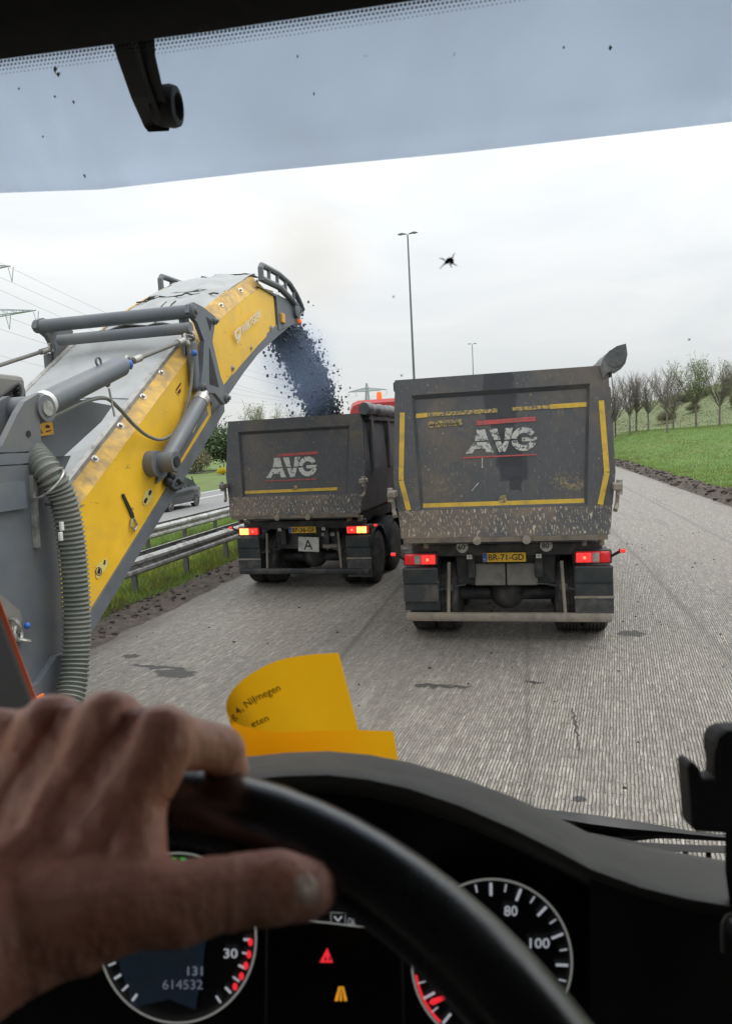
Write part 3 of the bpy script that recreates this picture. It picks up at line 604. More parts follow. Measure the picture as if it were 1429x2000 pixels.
# ---------------------------------------------------------------- dump trucks
def panel_mat(name, stain):
    M, t, nd, L, b = nodes_of(name); P = nd('ShaderNodeTexCoord').outputs['Object']
    c = mixc(nd, L, mapped_noise(nd, L, P, (2.2, 1, 1.6), 5, .6), (.046, .052, .066), (.092, .092, .096))
    c = mixc(nd, L, rng_map(nd, L, mapped_noise(nd, L, P, (1.1, 1, .8), 6, .65, .6), .50, .66, 0., .85), c, (.135, .108, .084))
    c = mixc(nd, L, rng_map(nd, L, mapped_noise(nd, L, P, (2.0, 1, 2.4), 6, .7), .60, .70, 0., .7), c, (.15, .105, .07))
    c = mixc(nd, L, rng_map(nd, L, mapped_noise(nd, L, P, (70, 1, 9), 4, .6), .60, .66, 0., .5), c, (.20, .185, .16))
    c = mixc(nd, L, rng_map(nd, L, mapped_noise(nd, L, P, (24, 1, 20), 4, .7), .665, .69, 0., .9), c, (.36, .34, .28))
    c = mixc(nd, L, rng_map(nd, L, mapped_noise(nd, L, P, (6, 1, 7), 6, .75), .66, .69, 0., .9), c, (.36, .30, .18))
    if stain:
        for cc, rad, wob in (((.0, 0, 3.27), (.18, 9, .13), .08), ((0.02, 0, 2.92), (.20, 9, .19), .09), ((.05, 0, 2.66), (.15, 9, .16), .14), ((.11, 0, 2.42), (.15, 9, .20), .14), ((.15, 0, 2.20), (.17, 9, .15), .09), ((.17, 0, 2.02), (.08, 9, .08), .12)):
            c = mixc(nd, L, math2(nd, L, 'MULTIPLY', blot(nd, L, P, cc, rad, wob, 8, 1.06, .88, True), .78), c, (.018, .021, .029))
        c = mixc(nd, L, math2(nd, L, 'MULTIPLY', blot(nd, L, P, (.78, 0, 2.0), (.22, 9, .14), .45, 6, 1.0, .4), rng_map(nd, L, mapped_noise(nd, L, P, (26, 1, 26), 4, .7), .48, .60, 0., .85)), c, (.30, .22, .10))
        c = mixc(nd, L, math2(nd, L, 'MULTIPLY', blot(nd, L, P, (-.72, 0, 1.98), (.26, 9, .16), .45, 6, 1.0, .3), rng_map(nd, L, mapped_noise(nd, L, P, (22, 1, 22), 4, .7), .48, .62, 0., .7)), c, (.22, .165, .10))
    L(c, b.inputs['Base Color']); b.inputs['Roughness'].default_value = .5
    bp = nd('ShaderNodeBump', {'Strength': .25, 'Distance': .01}); L(mapped_noise(nd, L, P, (6, 1, 6), 5, .6), bp.inputs['Height']); L(bp.outputs[0], b.inputs['Normal'])
    return M
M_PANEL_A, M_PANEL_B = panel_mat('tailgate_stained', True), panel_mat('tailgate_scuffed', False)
M_FRAME_ = panel_mat('tailgate_frame_paint', False)
def wheel_meshes(w):
    r = .50
    prof = [(.28, -w/2), (.44, -w/2-.008), (.475, -w/2+.012), (.497, -w/2+.035)]
    n = 5; span = w-.08
    for k in range(n):
        a = -span/2+span*k/n; g = span/n
        prof += [(.5, a+.006), (.5, a+g-.014), (.484, a+g-.011), (.484, a+g-.003)]
    prof += [(.5, w/2-.04), (.497, w/2-.035), (.475, w/2-.012), (.44, w/2+.008), (.28, w/2)]
    ty = MB().lathe((0, 0, 0), (1, 0, 0), prof, 40).mesh('tyre', True); ty.materials.append(M_RUBBER)
    rm = MB().lathe((0, 0, 0), (1, 0, 0), [(.05, w*.1), (.12, w*.42), (.15, w*.40), (.17, w*.12), (.23, w*.10), (.265, w*.40), (.288, w*.49), (.288, w*.2), (.05, 0)], 28)
    for k in range(10):
        a = 2*math.pi*k/10; c_ = Vector((w*.12, .20*math.cos(a), .20*math.sin(a))); rm.tube(c_, c_+Vector((.035, 0, 0)), .014, n=6)
    rm = rm.mesh('rim', True); rm.materials.append(M_RIMGREY)
    return ty, rm
TYRE, RIM = wheel_meshes(.30)
def dump_truck(loc, rz, o):
    root = empty('dump_truck', loc, False); root.rotation_euler.z = rz; tag(root, o['label'], 'dump truck', 'dark dump trucks on the milled road')
    k = .12; zt = o['top']; zs = 2.12
    def ty(z): return -.40+k*(z-1)
    def T(x, z, d=0.): return Vector((x, ty(z)-d, z))        # point on the tailgate plane, d = proud towards the rear
    hw = lambda z: 1.26+(1.31-1.26)*(zt-z)/(zt-zs) if z > zs else 1.31-(1.31-1.22)*(zs-z)/(zs-1.345)
    out = [(-1.22, 1.345), (1.22, 1.345), (1.31, zs), (1.26, zt), (-1.26, zt), (-1.31, zs)]
    pt, pb = zt-.20, 1.735; pl = [(-.985, pb), (.985, pb), (1.056, pt), (-1.056, pt)]
    # tailgate: recessed sheet + four raised frame pieces
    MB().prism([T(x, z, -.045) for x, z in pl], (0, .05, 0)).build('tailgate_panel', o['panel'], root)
    def quad(name, pts, mat, d=.0, th=.07, par=root): return MB().prism([T(x, z, d) for x, z in pts], (0, th, 0)).build(name, mat, par)
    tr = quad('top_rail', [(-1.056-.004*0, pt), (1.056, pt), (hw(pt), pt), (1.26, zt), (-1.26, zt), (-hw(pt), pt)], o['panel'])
    for s in (1, -1): quad('side_post', [(s*.985, pb), (s*(hw(pb)), pb), (s*1.31, zs), (s*hw(pt), pt), (s*1.056, pt)], M_FRAME_, .002)
    # inner bevel round the recess
    for (a, c_) in ((0, 1), (1, 2), (2, 3), (3, 0)):
        (x0, z0), (x1, z1) = pl[a], pl[c_]; ins = [(x*.965, z+(.03 if z < 2 else -.055)) for x, z in (pl[a], pl[c_])]
        MB().add([T(x0, z0, -.001), T(x1, z1, -.001), T(*ins[1], -.043), T(*ins[0], -.043)], [(0, 1, 2, 3)]).build('recess_edge', M_DARKSTEEL, root)
    lip = MB().prism([T(-hw(1.70), pb-.002, .004), T(hw(1.70), pb-.002, .004), T(1.225, 1.40, .05), T(-1.225, 1.40, .05)], (0, .10, 0)).build('lower_lip', M_WORN, root)
    MB().prism([T(-1.20, 1.398, .05), T(1.20, 1.398, .05), T(1.20, 1.335, .02), T(-1.20, 1.335, .02)], (0, .10, 0)).build('sill_bar', M_BEAM, root)
    for x in (-.30, .28): MB().lathe(T(x, 1.355, .06), (0, 1, 0), [(.02, -.02), (.05, -.015), (.055, .02), (.04, .05)], 10).build('latch_boss', M_BEAM, root, True)
    # body shell
    sec = [(-1.24, zt-.01), (-1.29, zs), (-1.20, 1.42), (-.9, 1.30), (.9, 1.30), (1.20, 1.42), (1.29, zs), (1.24, zt-.01), (1.16, zt-.01), (1.21, zs), (1.12, 1.48), (.85, 1.38), (-.85, 1.38), (-1.12, 1.48), (-1.21, zs), (-1.16, zt-.01)]
    LB = o['len']
    MB().loft([[Vector((x, y+(ty(z)+.075 if y == 0 else 0), z)) for x, z in sec] for y in (0, .6, LB)], True, True).build('tipper_body', M_DARKSTEEL, root)
    MB().box((0, LB+.04, (zt+1.3)/2+.1), (2.46, .07, zt-1.2)).build('headboard', M_DARKSTEEL, root)
    for s in (1, -1):
        MB().bbox((s*1.285, LB/2+.05, zt-.06), (.10, LB-.2, .13), .02).build('top_edge_rail', M_DARKSTEEL, root)
        for q in range(5): MB().bbox((s*1.305, .35+q*(LB-.7)/4, 2.55), (.06, .13, (zt-2.2)), .015).build('side_rib', M_DARKSTEEL, root)
        # tailgate lock arm on each side
        arm = MB().bbox((s*1.31, -.36, 1.95), (.10, .26, .09), .02).tube((s*1.33, -.30, 1.95), (s*1.31, -.34, 1.74), .024, n=8).tube((s*1.31, -.34, 1.74), (s*1.28, -.42, 1.68), .028, n=8).build('lock_arm', M_BEAM, root)
        MB().tube((s*1.33, -.42, 2.03), (s*1.33, -.42, 1.86), .035, n=8).build('lock_pin', M_STEEL, arm)
    # rolled tarpaulin along the kerb-side top edge
    pts = []; rr = []
    for q in range(34):
        y = ty(zt)-.06+q*LB/33; pts.append(Vector((1.34+.015*math.sin(q*1.7), y, zt+.07+.012*math.sin(q*2.3)))); rr.append(.105*(1+.16*math.sin(q*3.1)+.08*math.sin(q*1.3)))
    tp = MB().path(pts, rr, 12).build('rolled_tarpaulin', M_TARP, root, True)
    if o.get('hood'): MB().prism([Vector((x, ty(zt)-.04, zt+z)) for x, z in ((1.17, -.03), (1.20, .07), (1.27, .15), (1.36, .205), (1.46, .225), (1.475, .10), (1.45, .0), (1.40, -.06), (1.30, -.07), (1.24, -.10), (1.20, -.16))], (0, .6, 0)).build('tarp_hood', M_TARP, tp)
    MB().path([T(1.29, zt-.05, .03), T(1.315, zt-.4, .02), T(1.32, zt-.8, .02)], .005, 5).build('tarp_cord', M_BLACKRUB, tp)
    # reflective strips and lettering
    def strip(p, q, w, mat, nm='reflective_strip', nseg=1):
        p, q = Vector((p[0], 0, p[1])), Vector((q[0], 0, q[1])); n_ = Vector((-(q-p).z, 0, (q-p).x)).normalized()*w/2
        d0 = -.041 if abs(p.x) < 1.06 else .006
        return MB().prism([T(a.x, a.z, d0) for a in (p-n_, q-n_, q+n_, p+n_)], (0, -.003, 0)).build(nm, mat, root)
    for p_, q_, w_, wn in o['strips']: strip(p_, q_, w_, M_TAPE_WORN if wn else M_TAPE)
    x0, x1, z0, z1 = o['avg']
    mb = MB(); zc = (z0+z1)/2
    H_ = z1-z0; W_ = x1-x0
    def AL(u, v): return T(x0+u*W_, z0+v*H_, -.0385)
    def pol(ps): mb.add([AL(*p) for p in ps], [tuple(range(len(ps)))])
    g = .03                                                   # the thin cut through all three letters
    def split(f): f(0, .5-g/2*2); f(.5+g, 1)
    # A
    pol([(0, 0), (.10, 0), (.135, .18), (.28, .18), (.30, 0), (.40, 0), (.335, .46), (.125, .46)])
    pol([(.14, .52), (.33, .52), (.285, 1), (.17, 1)])
    # V
    pol([(.345, 1), (.46, 1), (.50, .52), (.41, .52)]); pol([(.555, .52), (.635, .52), (.68, 1), (.575, 1)]); pol([(.42, .46), (.505, .46), (.522, .3), (.545, .46), (.625, .46), (.565, 0), (.475, 0)])
    # G
    def arc(a0, a1, cx=.825, cy=.5, ro=(.178, .5), ri=(.095, .26), n=16):
        for q in range(n):
            w0, w1 = R(a0+(a1-a0)*q/n), R(a0+(a1-a0)*(q+1)/n)
            pol([(cx+ro[0]*math.cos(w0), cy+ro[1]*math.sin(w0)), (cx+ro[0]*math.cos(w1), cy+ro[1]*math.sin(w1)), (cx+ri[0]*math.cos(w1), cy+ri[1]*math.sin(w1)), (cx+ri[0]*math.cos(w0), cy+ri[1]*math.sin(w0))])
    arc(28, 174); arc(186, 352); pol([(.80, .40), (.80, .56), (1.005, .56), (1.0, .44), (.92, .40)])
    mb.build('company_lettering', o['letter'], root)
    a, c_, z_, w_ = o['redbar']; strip((a, z_), (c_, z_+.012), w_, M_REDPAINT, 'red_bar')
    a, c_, z_, w_ = o['redline']; strip((a, z_), (c_, z_), w_, M_REDPAINT, 'red_line')
    strip((-.02, o['strips'][0][0][1]+.05), (.06, o['strips'][0][0][1]+.05), .09, M_TAPE_WORN, 'sticker')
    if o.get('werk'):
        st = strip((-.866, 2.775), (-.448, 2.79), .075, M_TAPE_WORN, 'worn_sticker')
        letter_mesh(MB(), 'werkverkeer', lambda u, v: T(-.85+u, 2.755+v+.01*u, -.0365), .045, .385, .01).build('sticker_text', M_INK, st)
        for p_, q_ in (((-.35, 1.95), (-.27, 2.04)), ((.03-.25, 2.22), (.035-.25, 2.36))): strip(p_, q_, .008, M_WHITE, 'scratch')
    # rear underside: cross member, lamps, plate, discs
    MB().bbox((0, .12, 1.17), (2.36, .16, .16), .02).build('rear_cross_member', M_CHASSIS, root)
    MB().bbox((0, .30, 1.0), (1.25, .12, .62), .02).build('rear_plate', M_CHASSIS, root)
    for s in (1, -1):
        MB().bbox((s*.42, 3.6, .95), (.10, 7.0, .32), .02).build('chassis_rail', M_CHASSIS, root)
        MB().bbox((s*1.06, .06, 1.068), (.45, .10, .175), .02).build('lamp_bracket', M_CHASSIS, root)
        lx = s*1.06
        lamp = MB().bbox((lx, -.005, 1.068), (.40, .06, .135), .015).build('tail_lamp', M_LAMP_REDD, root, True)
        for q in range(4): MB().bbox((lx-s*(.155-.0925*q), -.042, 1.068), (.085, .02, .115), .01).build('lamp_segment', (o['lampset'][q] if s > 0 else o['lampset_l'][q]), lamp, True)
        MB().box((lx-s*.10, -.0525, 1.068), (.03, .005, .035)).build('bulb', M_LAMP_HOT, lamp)
        mk = MB().tube((s*1.24, .03, 1.05), (s*1.36, -.03, 1.13), .018, n=7).bbox((s*1.395, -.04, 1.145), (.08, .035, .05), .012).build('side_marker', M_BLACKRUB, root)
        MB().bbox((s*1.40, -.062, 1.148), (.065, .02, .04), .01).build('marker_lens', M_LAMP_RED, mk)
        # mudguards, flaps
        fb, ft = o['flap'][0 if s < 0 else 1]
        MB().bbox((s*1.06, -.02, .86), (.46, .10, .22), .025).build('fender_end', M_FENDER, root)
        MB().bbox((s*1.065, -.03, (ft+.97)/2-.1), (.45, .03, .97-ft-.12), .01).build('mudflap_upper', M_FENDER, root)
        MB().box((s*1.065, -.052, ft+.0), (.47, .012, .03)).build('flap_strip', M_BEAM, root)
        fl = MB()
        for q in range(22): fl.box((s*1.065-.215+q*.0205, -.045+.003*(q % 2), (ft+fb)/2-.01), (.0195, .012, ft-fb-.03))
        fl.build('mudflap', M_FLAP, root)
        arcp = []
        for q in range(13):
            w_ = R(-10+200*q/12); arcp.append((.6-math.cos(w_)*.60, .50+math.sin(w_)*.60))
        for yo in (0., 1.36): MB().loft([[Vector((s*.83, y+yo, z)) , Vector((s*1.28, y+yo, z)), Vector((s*1.285, y+yo, z-.04))] for y, z in arcp]).build('mudguard', M_FENDER, root, True)
        # struts of the under-run bar
        MB().tube((s*.69, -.02, 1.03), (s*.72, -.03, .37), .022, n=8).build('strut', M_BEAM, root); MB().tube((s*.50, .1, .72), (s*.86, .0, .66), .018, n=8).bbox((s*.70, .0, .70), (.10, .06, .09), .015).build('bracket', M_CHASSIS, root)
        for yw in (.62, 1.98, 5.6, 7.0)[: (4 if o['axles'] == 4 else 3)]:
            for dx, dd in ((0, 1), (-.33, 0)):
                if yw > 5 and dd == 0: continue
                wr = bpy.data.objects.new('wheel', None); wr.location = (s*(1.10+dx), yw, .5); wr.rotation_euler.z = 0 if s > 0 else math.pi; COL.objects.link(wr); wr.parent = root
                for nm, me in (('tyre', TYRE), ('rim', RIM)):
                    ob = bpy.data.objects.new(nm, me); COL.objects.link(ob); ob.parent = wr
        MB().bbox((s*.58, 1.3, .80), (.12, 1.3, .22), .03).build('suspension_bogie', M_CHASSIS, root)
        MB().bbox((s*1.0, 3.9, .72), (.50, 1.5, .60), .05).build('fuel_tank', M_CHASSIS, root)
        for q in range(2): 
            x = s*(.86+.18*q)*0+s*(.95+.2*q); MB().bbox((x, -.12, 1.285), (.06, .16, .10), .015).build('hinge_ear', M_BEAM, root)
    for yw in (.62, 1.98): MB().tube((-1.0, yw, .5), (1.0, yw, .5), .10, n=10).sphere((0, yw, .52), .24, 8).build('axle', M_CHASSIS, root, True)
    bar = MB().bbox((0, -.04, .325), (2.54, .10, .11), .03)
    bar.build('under_run_bar', o['bar'], root, True)
    pl_ = MB().bbox((0, .0, 1.08), (.53, .015, .118), .006).build('number_plate', M_PLATE, root)
    MB().box((-.236, -.010, 1.08), (.05, .006, .108)).build('plate_band', M_BLUE, pl_)
    letter_mesh(MB(), o['plate'], lambda u, v: Vector((-.195+u, -.0112, 1.045+v)), .074, .435, .012).build('plate_text', M_INK, pl_)
    letter_mesh(MB(), 'NL', lambda u, v: Vector((-.252+u, -.0145, 1.045+v)), .022, .03, .01).build('plate_country', M_WHITE, pl_)
    for x in (-.43, .42):
        wl_ = MB().bbox((x, .0, 1.095), (.085, .05, .07), .015).build('work_lamp', M_CHASSIS, root)
        for dx in (-.018, .018):
            for dz in (-.015, .015): MB().box((x+dx, -.028, 1.095+dz), (.03, .006, .024)).build('work_lamp_lens', M_WHITE, wl_)
    if o.get('discs'):
        for x, s_ in ((-.52, '60'), (.515, '80')):
            d_ = MB().lathe((x, .03, 1.215), (0, -1, 0), [(.001, 0), (.075, 0), (.075, .01), (.001, .01)], 24).build('speed_disc', M_WHITE, root)
            letter_mesh(MB(), s_, lambda u, v: Vector((x-.052+u, .017, 1.185+v)), .062, .085, .015).build('disc_text', M_INK, d_)
            letter_mesh(MB(), 'km', lambda u, v: Vector((x+.036+u, .017, 1.225+v)), .022, .028, .01).build('disc_unit', M_INK, d_)
    if o.get('boxes'):
        for x in (-.194, .212): MB().bbox((x, .20, .825), (.39, .04, .29), .02).build('blank_sign_plate', M_GREYPLATE, root)
    if o.get('A'):
        rot = Matrix.Rotation(R(3), 3, 'Y')
        sg = MB().box((.05, .16, .79), (.40, .03, .27), rot).build('sign_plate', M_WHITE, root)
        letter_mesh(MB(), 'A', lambda u, v: Vector((-.045+u, .142, .69+v)), .185, .175).build('sign_letter', M_INK, sg)
        MB().bbox((.42, .2, .965), (.26, .05, .075), .03).build('white_box', M_WHITE, root); MB().bbox((.46, .2, .745), (.30, .08, .09), .03).build('grey_tank', M_BEAM, root)
    # cab
    y0 = o['cab']; zt_ = o['cabtop']
    rows = []
    for y, s_, zz in ((y0, .96, zt_-.10), (y0+.12, 1., zt_), (y0+1.7, 1., zt_-.02), (y0+2.15, .98, zt_-.45), (y0+2.3, .97, 2.0)):
        sect = [(-1.22, .75), (1.22, .75), (1.24, 2.0), (1.16, zz-.22), (1.08, zz-.06), (.9, zz), (-.9, zz), (-1.08, zz-.06), (-1.16, zz-.22), (-1.24, 2.0)]
        rows.append([Vector((x*s_, y, z)) for x, z in sect])
    cab_ = MB().loft(rows, True, True).build('cab', M_REDCAB, root, True)
    MB().box((0, y0-.012, 2.7), (1.5, .02, .55)).build('rear_window', M_INK, cab_)
    for s in (1, -1): MB().box((s*1.23, y0+1.1, 2.45), (.03, 1.0, .65)).build('side_window', M_INK, cab_)
    if o.get('beacon'): MB().lathe((o['beacon'], y0+.35, zt_-.02), (0, 0, 1), [(.08, 0), (.08, .04), (.075, .2), (.05, .24), (.001, .245)], 14).build('beacon', M_ORANGE, cab_, True)
    return root
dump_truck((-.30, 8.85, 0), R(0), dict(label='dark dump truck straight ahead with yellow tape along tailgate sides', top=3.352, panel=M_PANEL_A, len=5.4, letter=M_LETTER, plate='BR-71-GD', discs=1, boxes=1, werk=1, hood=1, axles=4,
    strips=[((-.955, 1.785), (.955, 1.785), .055, 0), ((-1.175, 2.945), (-1.213, 2.117), .062, 0), ((-1.213, 2.11), (-1.128, 1.74), .062, 0), ((1.175, 2.945), (1.213, 2.117), .062, 0), ((1.213, 2.11), (1.128, 1.74), .062, 0), ((-1.02, 2.895), (-.87, 2.90), .055, 0), ((-.86, 2.90), (-.02, 2.905), .05, 1), ((.16, 2.908), (.60, 2.91), .045, 1), ((.60, 2.91), (1.018, 2.912), .055, 0)],
    avg=(-.416, .432, 2.40, 2.686), redbar=(-.277, .428, 2.765, .055), redline=(-.45, .43, 2.352, .018), lampset=[M_LAMP_RED, M_LAMP_RED, M_LAMP_CLEAR, M_LAMP_REDD], lampset_l=[M_LAMP_RED, M_LAMP_RED, M_LAMP_CLEAR, M_LAMP_REDD], flap=((.52, .78), (.37, .58)), bar=M_BEAM, cab=6.0, cabtop=3.1, beacon=None))
dump_truck((-4.0, 12.1, 0), R(-3), dict(label='dump truck under the conveyor with glowing amber tail lamps and an A sign', top=3.11, panel=M_PANEL_B, len=5.6, letter=M_LETTER2, plate='BP-36-GF', A=1, axles=4,
    strips=[((-1.0, 1.815), (.80, 1.825), .052, 0)], avg=(-.54, .43, 2.06, 2.41), redbar=(-.30, .45, 2.455, .05), redline=(-.57, .41, 2.005, .02), lampset=[M_LAMP_RED, M_LAMP_RED, M_LAMP_AMBER, M_LAMP_AMBER], lampset_l=[M_LAMP_RED, M_LAMP_RED, M_LAMP_AMBER, M_LAMP_AMBER], flap=((.34, .55), (.22, .56)), bar=M_CHASSIS, cab=7.1, cabtop=3.78, beacon=-.35))
def smooth_path(pts, n=6):
    out_ = []
    for i in range(len(pts)-1):
        p0, p1, p2, p3 = pts[max(i-1, 0)], pts[i], pts[i+1], pts[min(i+2, len(pts)-1)]
        for k in range(n):
            t_ = k/n; out_.append(.5*((2*p1)+(p2-p0)*t_+(2*p0-5*p1+4*p2-p3)*t_**2+(3*p1-p0-3*p2+p3)*t_**3))
    return out_+[pts[-1]]
# ---------------------------------------------------------------- cold milling machine with its loading conveyor
MC = empty('milling_machine', (-4.4, 4.2, 0)); tag(MC, 'grey and yellow milling machine with long conveyor loading the dump truck', 'milling machine')
XL, XR = -5.33, -3.62
def lowb(y): return 1.35+.642*(y-5.2)
def lowf(y): return 2.31+.658*(y-5.3)
# lower conveyor, stations along Y
YS = [4.35, 5.2, 6.0, 6.9, 7.45, 7.8]
def station(y): b_, f_ = lowb(y), lowf(y); return b_, f_, f_+.145
def strip_between(name, cols, mat, th, smooth=False):      # cols: list of polylines (each same length), th: thickness vector
    rows = [list(c_) for c_ in cols]; n = len(rows[0]); th = Vector(th)
    mb = MB(); mb.loft(rows); mb.loft([[p+th for p in r_] for r_ in rows])
    for e in (0, -1): mb.loft([rows[e], [p+th for p in rows[e]]])
    for e in (0, -1): mb.loft([[r_[e] for r_ in rows], [r_[e]+th for r_ in rows]])
    return mb.build(name, mat, MC, smooth)
for side, X, ins in ((1, XR, -.13), (-1, XL, .13)):
    w1 = strip_between('side_panel', [[Vector((X, y, lowb(y))) for y in YS], [Vector((X, y-.0, lowf(y))) for y in YS]], M_YEL, (-side*.03, 0, 0))
    strip_between('shoulder_panel', [[Vector((X+side*.002, y, lowf(y)+.002)) for y in YS], [Vector((X+ins, y, lowf(y)+.145)) for y in YS]], M_YELDIRT, (-side*.03, 0, -.01))
    MB().prism([Vector((X+side*.02, 4.3, lowb(4.3)-.17)), Vector((X+side*.02, 8.15, lowb(8.15)-.17)), Vector((X+side*.02, 8.15, lowb(8.15)+.0)), Vector((X+side*.02, 4.3, lowb(4.3)+.0))], (-side*.10, 0, 0)).build('bottom_rail', M_MGREY, MC)
# aluminium cover sheets across the top of the lower conveyor, lapped like shingles
cx0, cx1 = XL+.13, XR-.13
for i in range(5):
    y0, y1 = 4.35+i*.66, 4.35+(i+1)*.66+.05; lift = .012*(i % 2)
    xs_ = [cx0+(cx1-cx0)*j/6 for j in range(7)]
    rows = [[Vector((x, y, lowf(y)+.15+lift+.05*math.sin(math.pi*j/6))) for j, x in enumerate(xs_)] for y in (y0, y1)]
    strip_between('cover_sheet', rows, M_COVER, (0, .004, -.008))
for s_, X in ((1, XR-.11), (-1, XL+.11)):
    MB().prism([Vector((X, 4.4, lowf(4.4)+.125)), Vector((X, 7.6, lowf(7.6)+.125)), Vector((X, 7.6, lowf(7.6)+.175)), Vector((X, 4.4, lowf(4.4)+.175))], (-s_*.06, 0, 0)).build('cover_edge_strip', M_STEEL, MC)
def washer(p, n, r=.035):
    return MB().lathe(p, n, [(.001, 0), (r, 0), (r, .006), (r*.5, .008), (r*.45, .03), (.001, .032)], 12).build('bolt', M_STEEL, MC, True)
NS = Vector((.74, -.37, .55))
for y in (5.12, 5.55, 6.0, 6.45, 6.86): washer(Vector((XR-.095, y, lowf(y)+.105)), NS, .036)
# upper (folded) conveyor
up_b = [(8.05, 3.06), (8.49, 3.30), (9.1, 3.66), (9.7, 3.98), (10.55, 4.33), (11.59, 4.74)]
up_y = [(8.25, 3.30), (8.61, 3.51), (8.96, 3.70), (9.65, 4.05), (10.2, 4.30), (10.58, 4.46)]
up_f = [(7.9, 3.90), (8.25, 4.12), (8.65, 4.33), (9.2, 4.59), (9.6, 4.77), (10.03, 4.95), (10.55, 5.0)]
def lerp_prof(pr, n):
    ys = [p[0] for p in pr]; out_ = []
    for k in range(n):
        y = ys[0]+(ys[-1]-ys[0])*k/(n-1); out_.append((y, float(np.interp(y, ys, [p[1] for p in pr]))))
    return out_
UX, ULX = -3.72, -5.22
NB = 14
for side, X in ((1, UX), (-1, ULX)):
    lo_ = lerp_prof(up_y, NB); hi_ = lerp_prof(up_f, NB)
    strip_between('side_panel', [[Vector((X+side*.025*math.sin(math.pi*i/(NB-1)), y, z)) for i, (y, z) in enumerate(lo_)], [Vector((X+side*.03*math.sin(math.pi*i/(NB-1)), (a[0]+c_[0])/2, (a[1]+c_[1])/2)) for i, (a, c_) in enumerate(zip(lo_, hi_))], [Vector((X, y, z)) for y, z in hi_]], M_YEL, (-side*.025, 0, 0), True)
    tp_ = [(y-.10, z+.16) for y, z in hi_]
    strip_between('shoulder_panel', [[Vector((X+side*.002, y, z+.003)) for y, z in hi_[:-2]], [Vector((X-side*.13, y, z)) for y, z in tp_[:-2]]], M_YELDIRT, (-side*.02, 0, -.01), True)
    bl = lerp_prof(up_b, NB)
    strip_between('bottom_rail', [[Vector((X+side*.015, y, z-.03)) for y, z in bl], [Vector((X+side*.015, y-.04, z+.13)) for y, z in bl]], M_MGREY, (-side*.09, 0, 0))
    strip_between('frame_web', [[Vector((X-side*.04, y, z+.10)) for y, z in bl], [Vector((X-side*.04, y, z-.02)) for y, z in lerp_prof(up_f+[(11.35, 4.95)], NB)]], M_MGREY, (-side*.02, 0, 0))
    # loop-shaped guard at the discharge end
    gx = X+side*.05; gp = [(9.93, 5.02), (9.93, 5.20), (9.98, 5.25), (10.15, 5.26), (10.7, 5.28), (11.22, 5.24), (11.55, 5.13), (11.75, 5.02), (11.87, 4.93)]
    gd = MB().path([Vector((gx, y, z)) for y, z in gp], .045, 8).build('end_guard', M_MGREY2, MC, True)
    MB().path([Vector((gx, 9.93, 5.05)), Vector((gx, 10.7, 5.08)), Vector((gx, 11.25, 5.0)), Vector((gx, 11.7, 4.88))], .05, 8).build('guard_rail_tube', M_MGREY2, gd, True)
    for y, z0, z1 in ((10.25, 5.06, 5.27), (10.62, 5.08, 5.28), (11.0, 5.05, 5.26), (11.4, 4.97, 5.18)): MB().tube((gx, y, z0), (gx, y+.02, z1), .028, n=7).build('guard_bar', M_MGREY2, gd)
    MB().prism([Vector((gx-side*.02, y, z)) for y, z in ((9.85, 4.93), (11.2, 4.98), (11.75, 4.86), (11.80, 4.70), (11.4, 4.62), (10.62, 4.42), (10.60, 4.92))], (-side*.05, 0, 0)).build('end_plate', M_MGREY2, MC)
    for y, z in ((8.72, 3.66), (9.40, 4.00), (10.30, 4.40)): washer(Vector((X+side*.02, y, z)), (side, -.2, 0), .04)
    for y in (8.75, 9.45, 10.1): washer(Vector((X-side*.07, y-.05, float(np.interp(y, [p[0] for p in up_f], [p[1] for p in up_f]))+.09)), (side*.7, -.4, .6), .035)
    # drum bearing and chute at the tip
    MB().lathe((gx, 11.5, 4.86), (side, 0, 0), [(.001, -.02), (.13, -.02), (.13, .03), (.05, .05), (.001, .05)], 18).build('bearing_cap', M_MGREY, MC, True)
MB().tube((ULX+.05, 11.5, 4.86), (UX-.05, 11.5, 4.86), .16, n=18).build('head_drum', M_BLACKRUB, MC, True)
strip_between('belt', [[Vector((x, y, z+.16)) for y, z in lerp_prof(up_b, NB)] for x in (ULX+.12, -4.47, UX-.12)], M_BLACKRUB, (0, 0, .02))
MB().bbox((-3.66, 11.62, 4.70), (.06, .10, .06), .015).build('reflector', M_ORANGE, MC); MB().bbox((-3.68, 10.80, 4.62), (.05, .16, .16), .02).build('work_lamp', M_STICKO, MC)
# upper covers: sagging sheets with ragged laps
for i in range(4):
    a0, a1 = i/4, min(1, (i+1)/4+.02); xs_ = [ULX+.12+(UX-ULX-.24)*j/10 for j in range(11)]; rows = []
    for k in range(5):
        q = a0+(a1-a0)*k/4; y = 7.72+(10.35-7.72)*q; z = float(np.interp(y, [p[0] for p in up_f], [p[1] for p in up_f]))+.19
        rows.append([Vector((x, y+.05*math.sin(j*1.3+i), z+.05*math.sin(math.pi*j/10)+.012*i % .03+.012*math.sin(j*1.9+k))) for j, x in enumerate(xs_)])
    strip_between('cover_sheet', rows, M_COVER, (0, .004, -.01), True)
for y, jag in ((8.85, 1), (10.2, 2)):
    z = float(np.interp(y, [p[0] for p in up_f], [p[1] for p in up_f]))+.225
    MB().path([Vector((ULX+.14+(UX-ULX-.28)*j/16, y+.05*math.sin(j*jag*1.1), z+.035*math.sin(math.pi*j/16)+.01*math.sin(j*2.7))) for j in range(17)], .010, 6).build('cover_seam', M_BLACKRUB, MC)
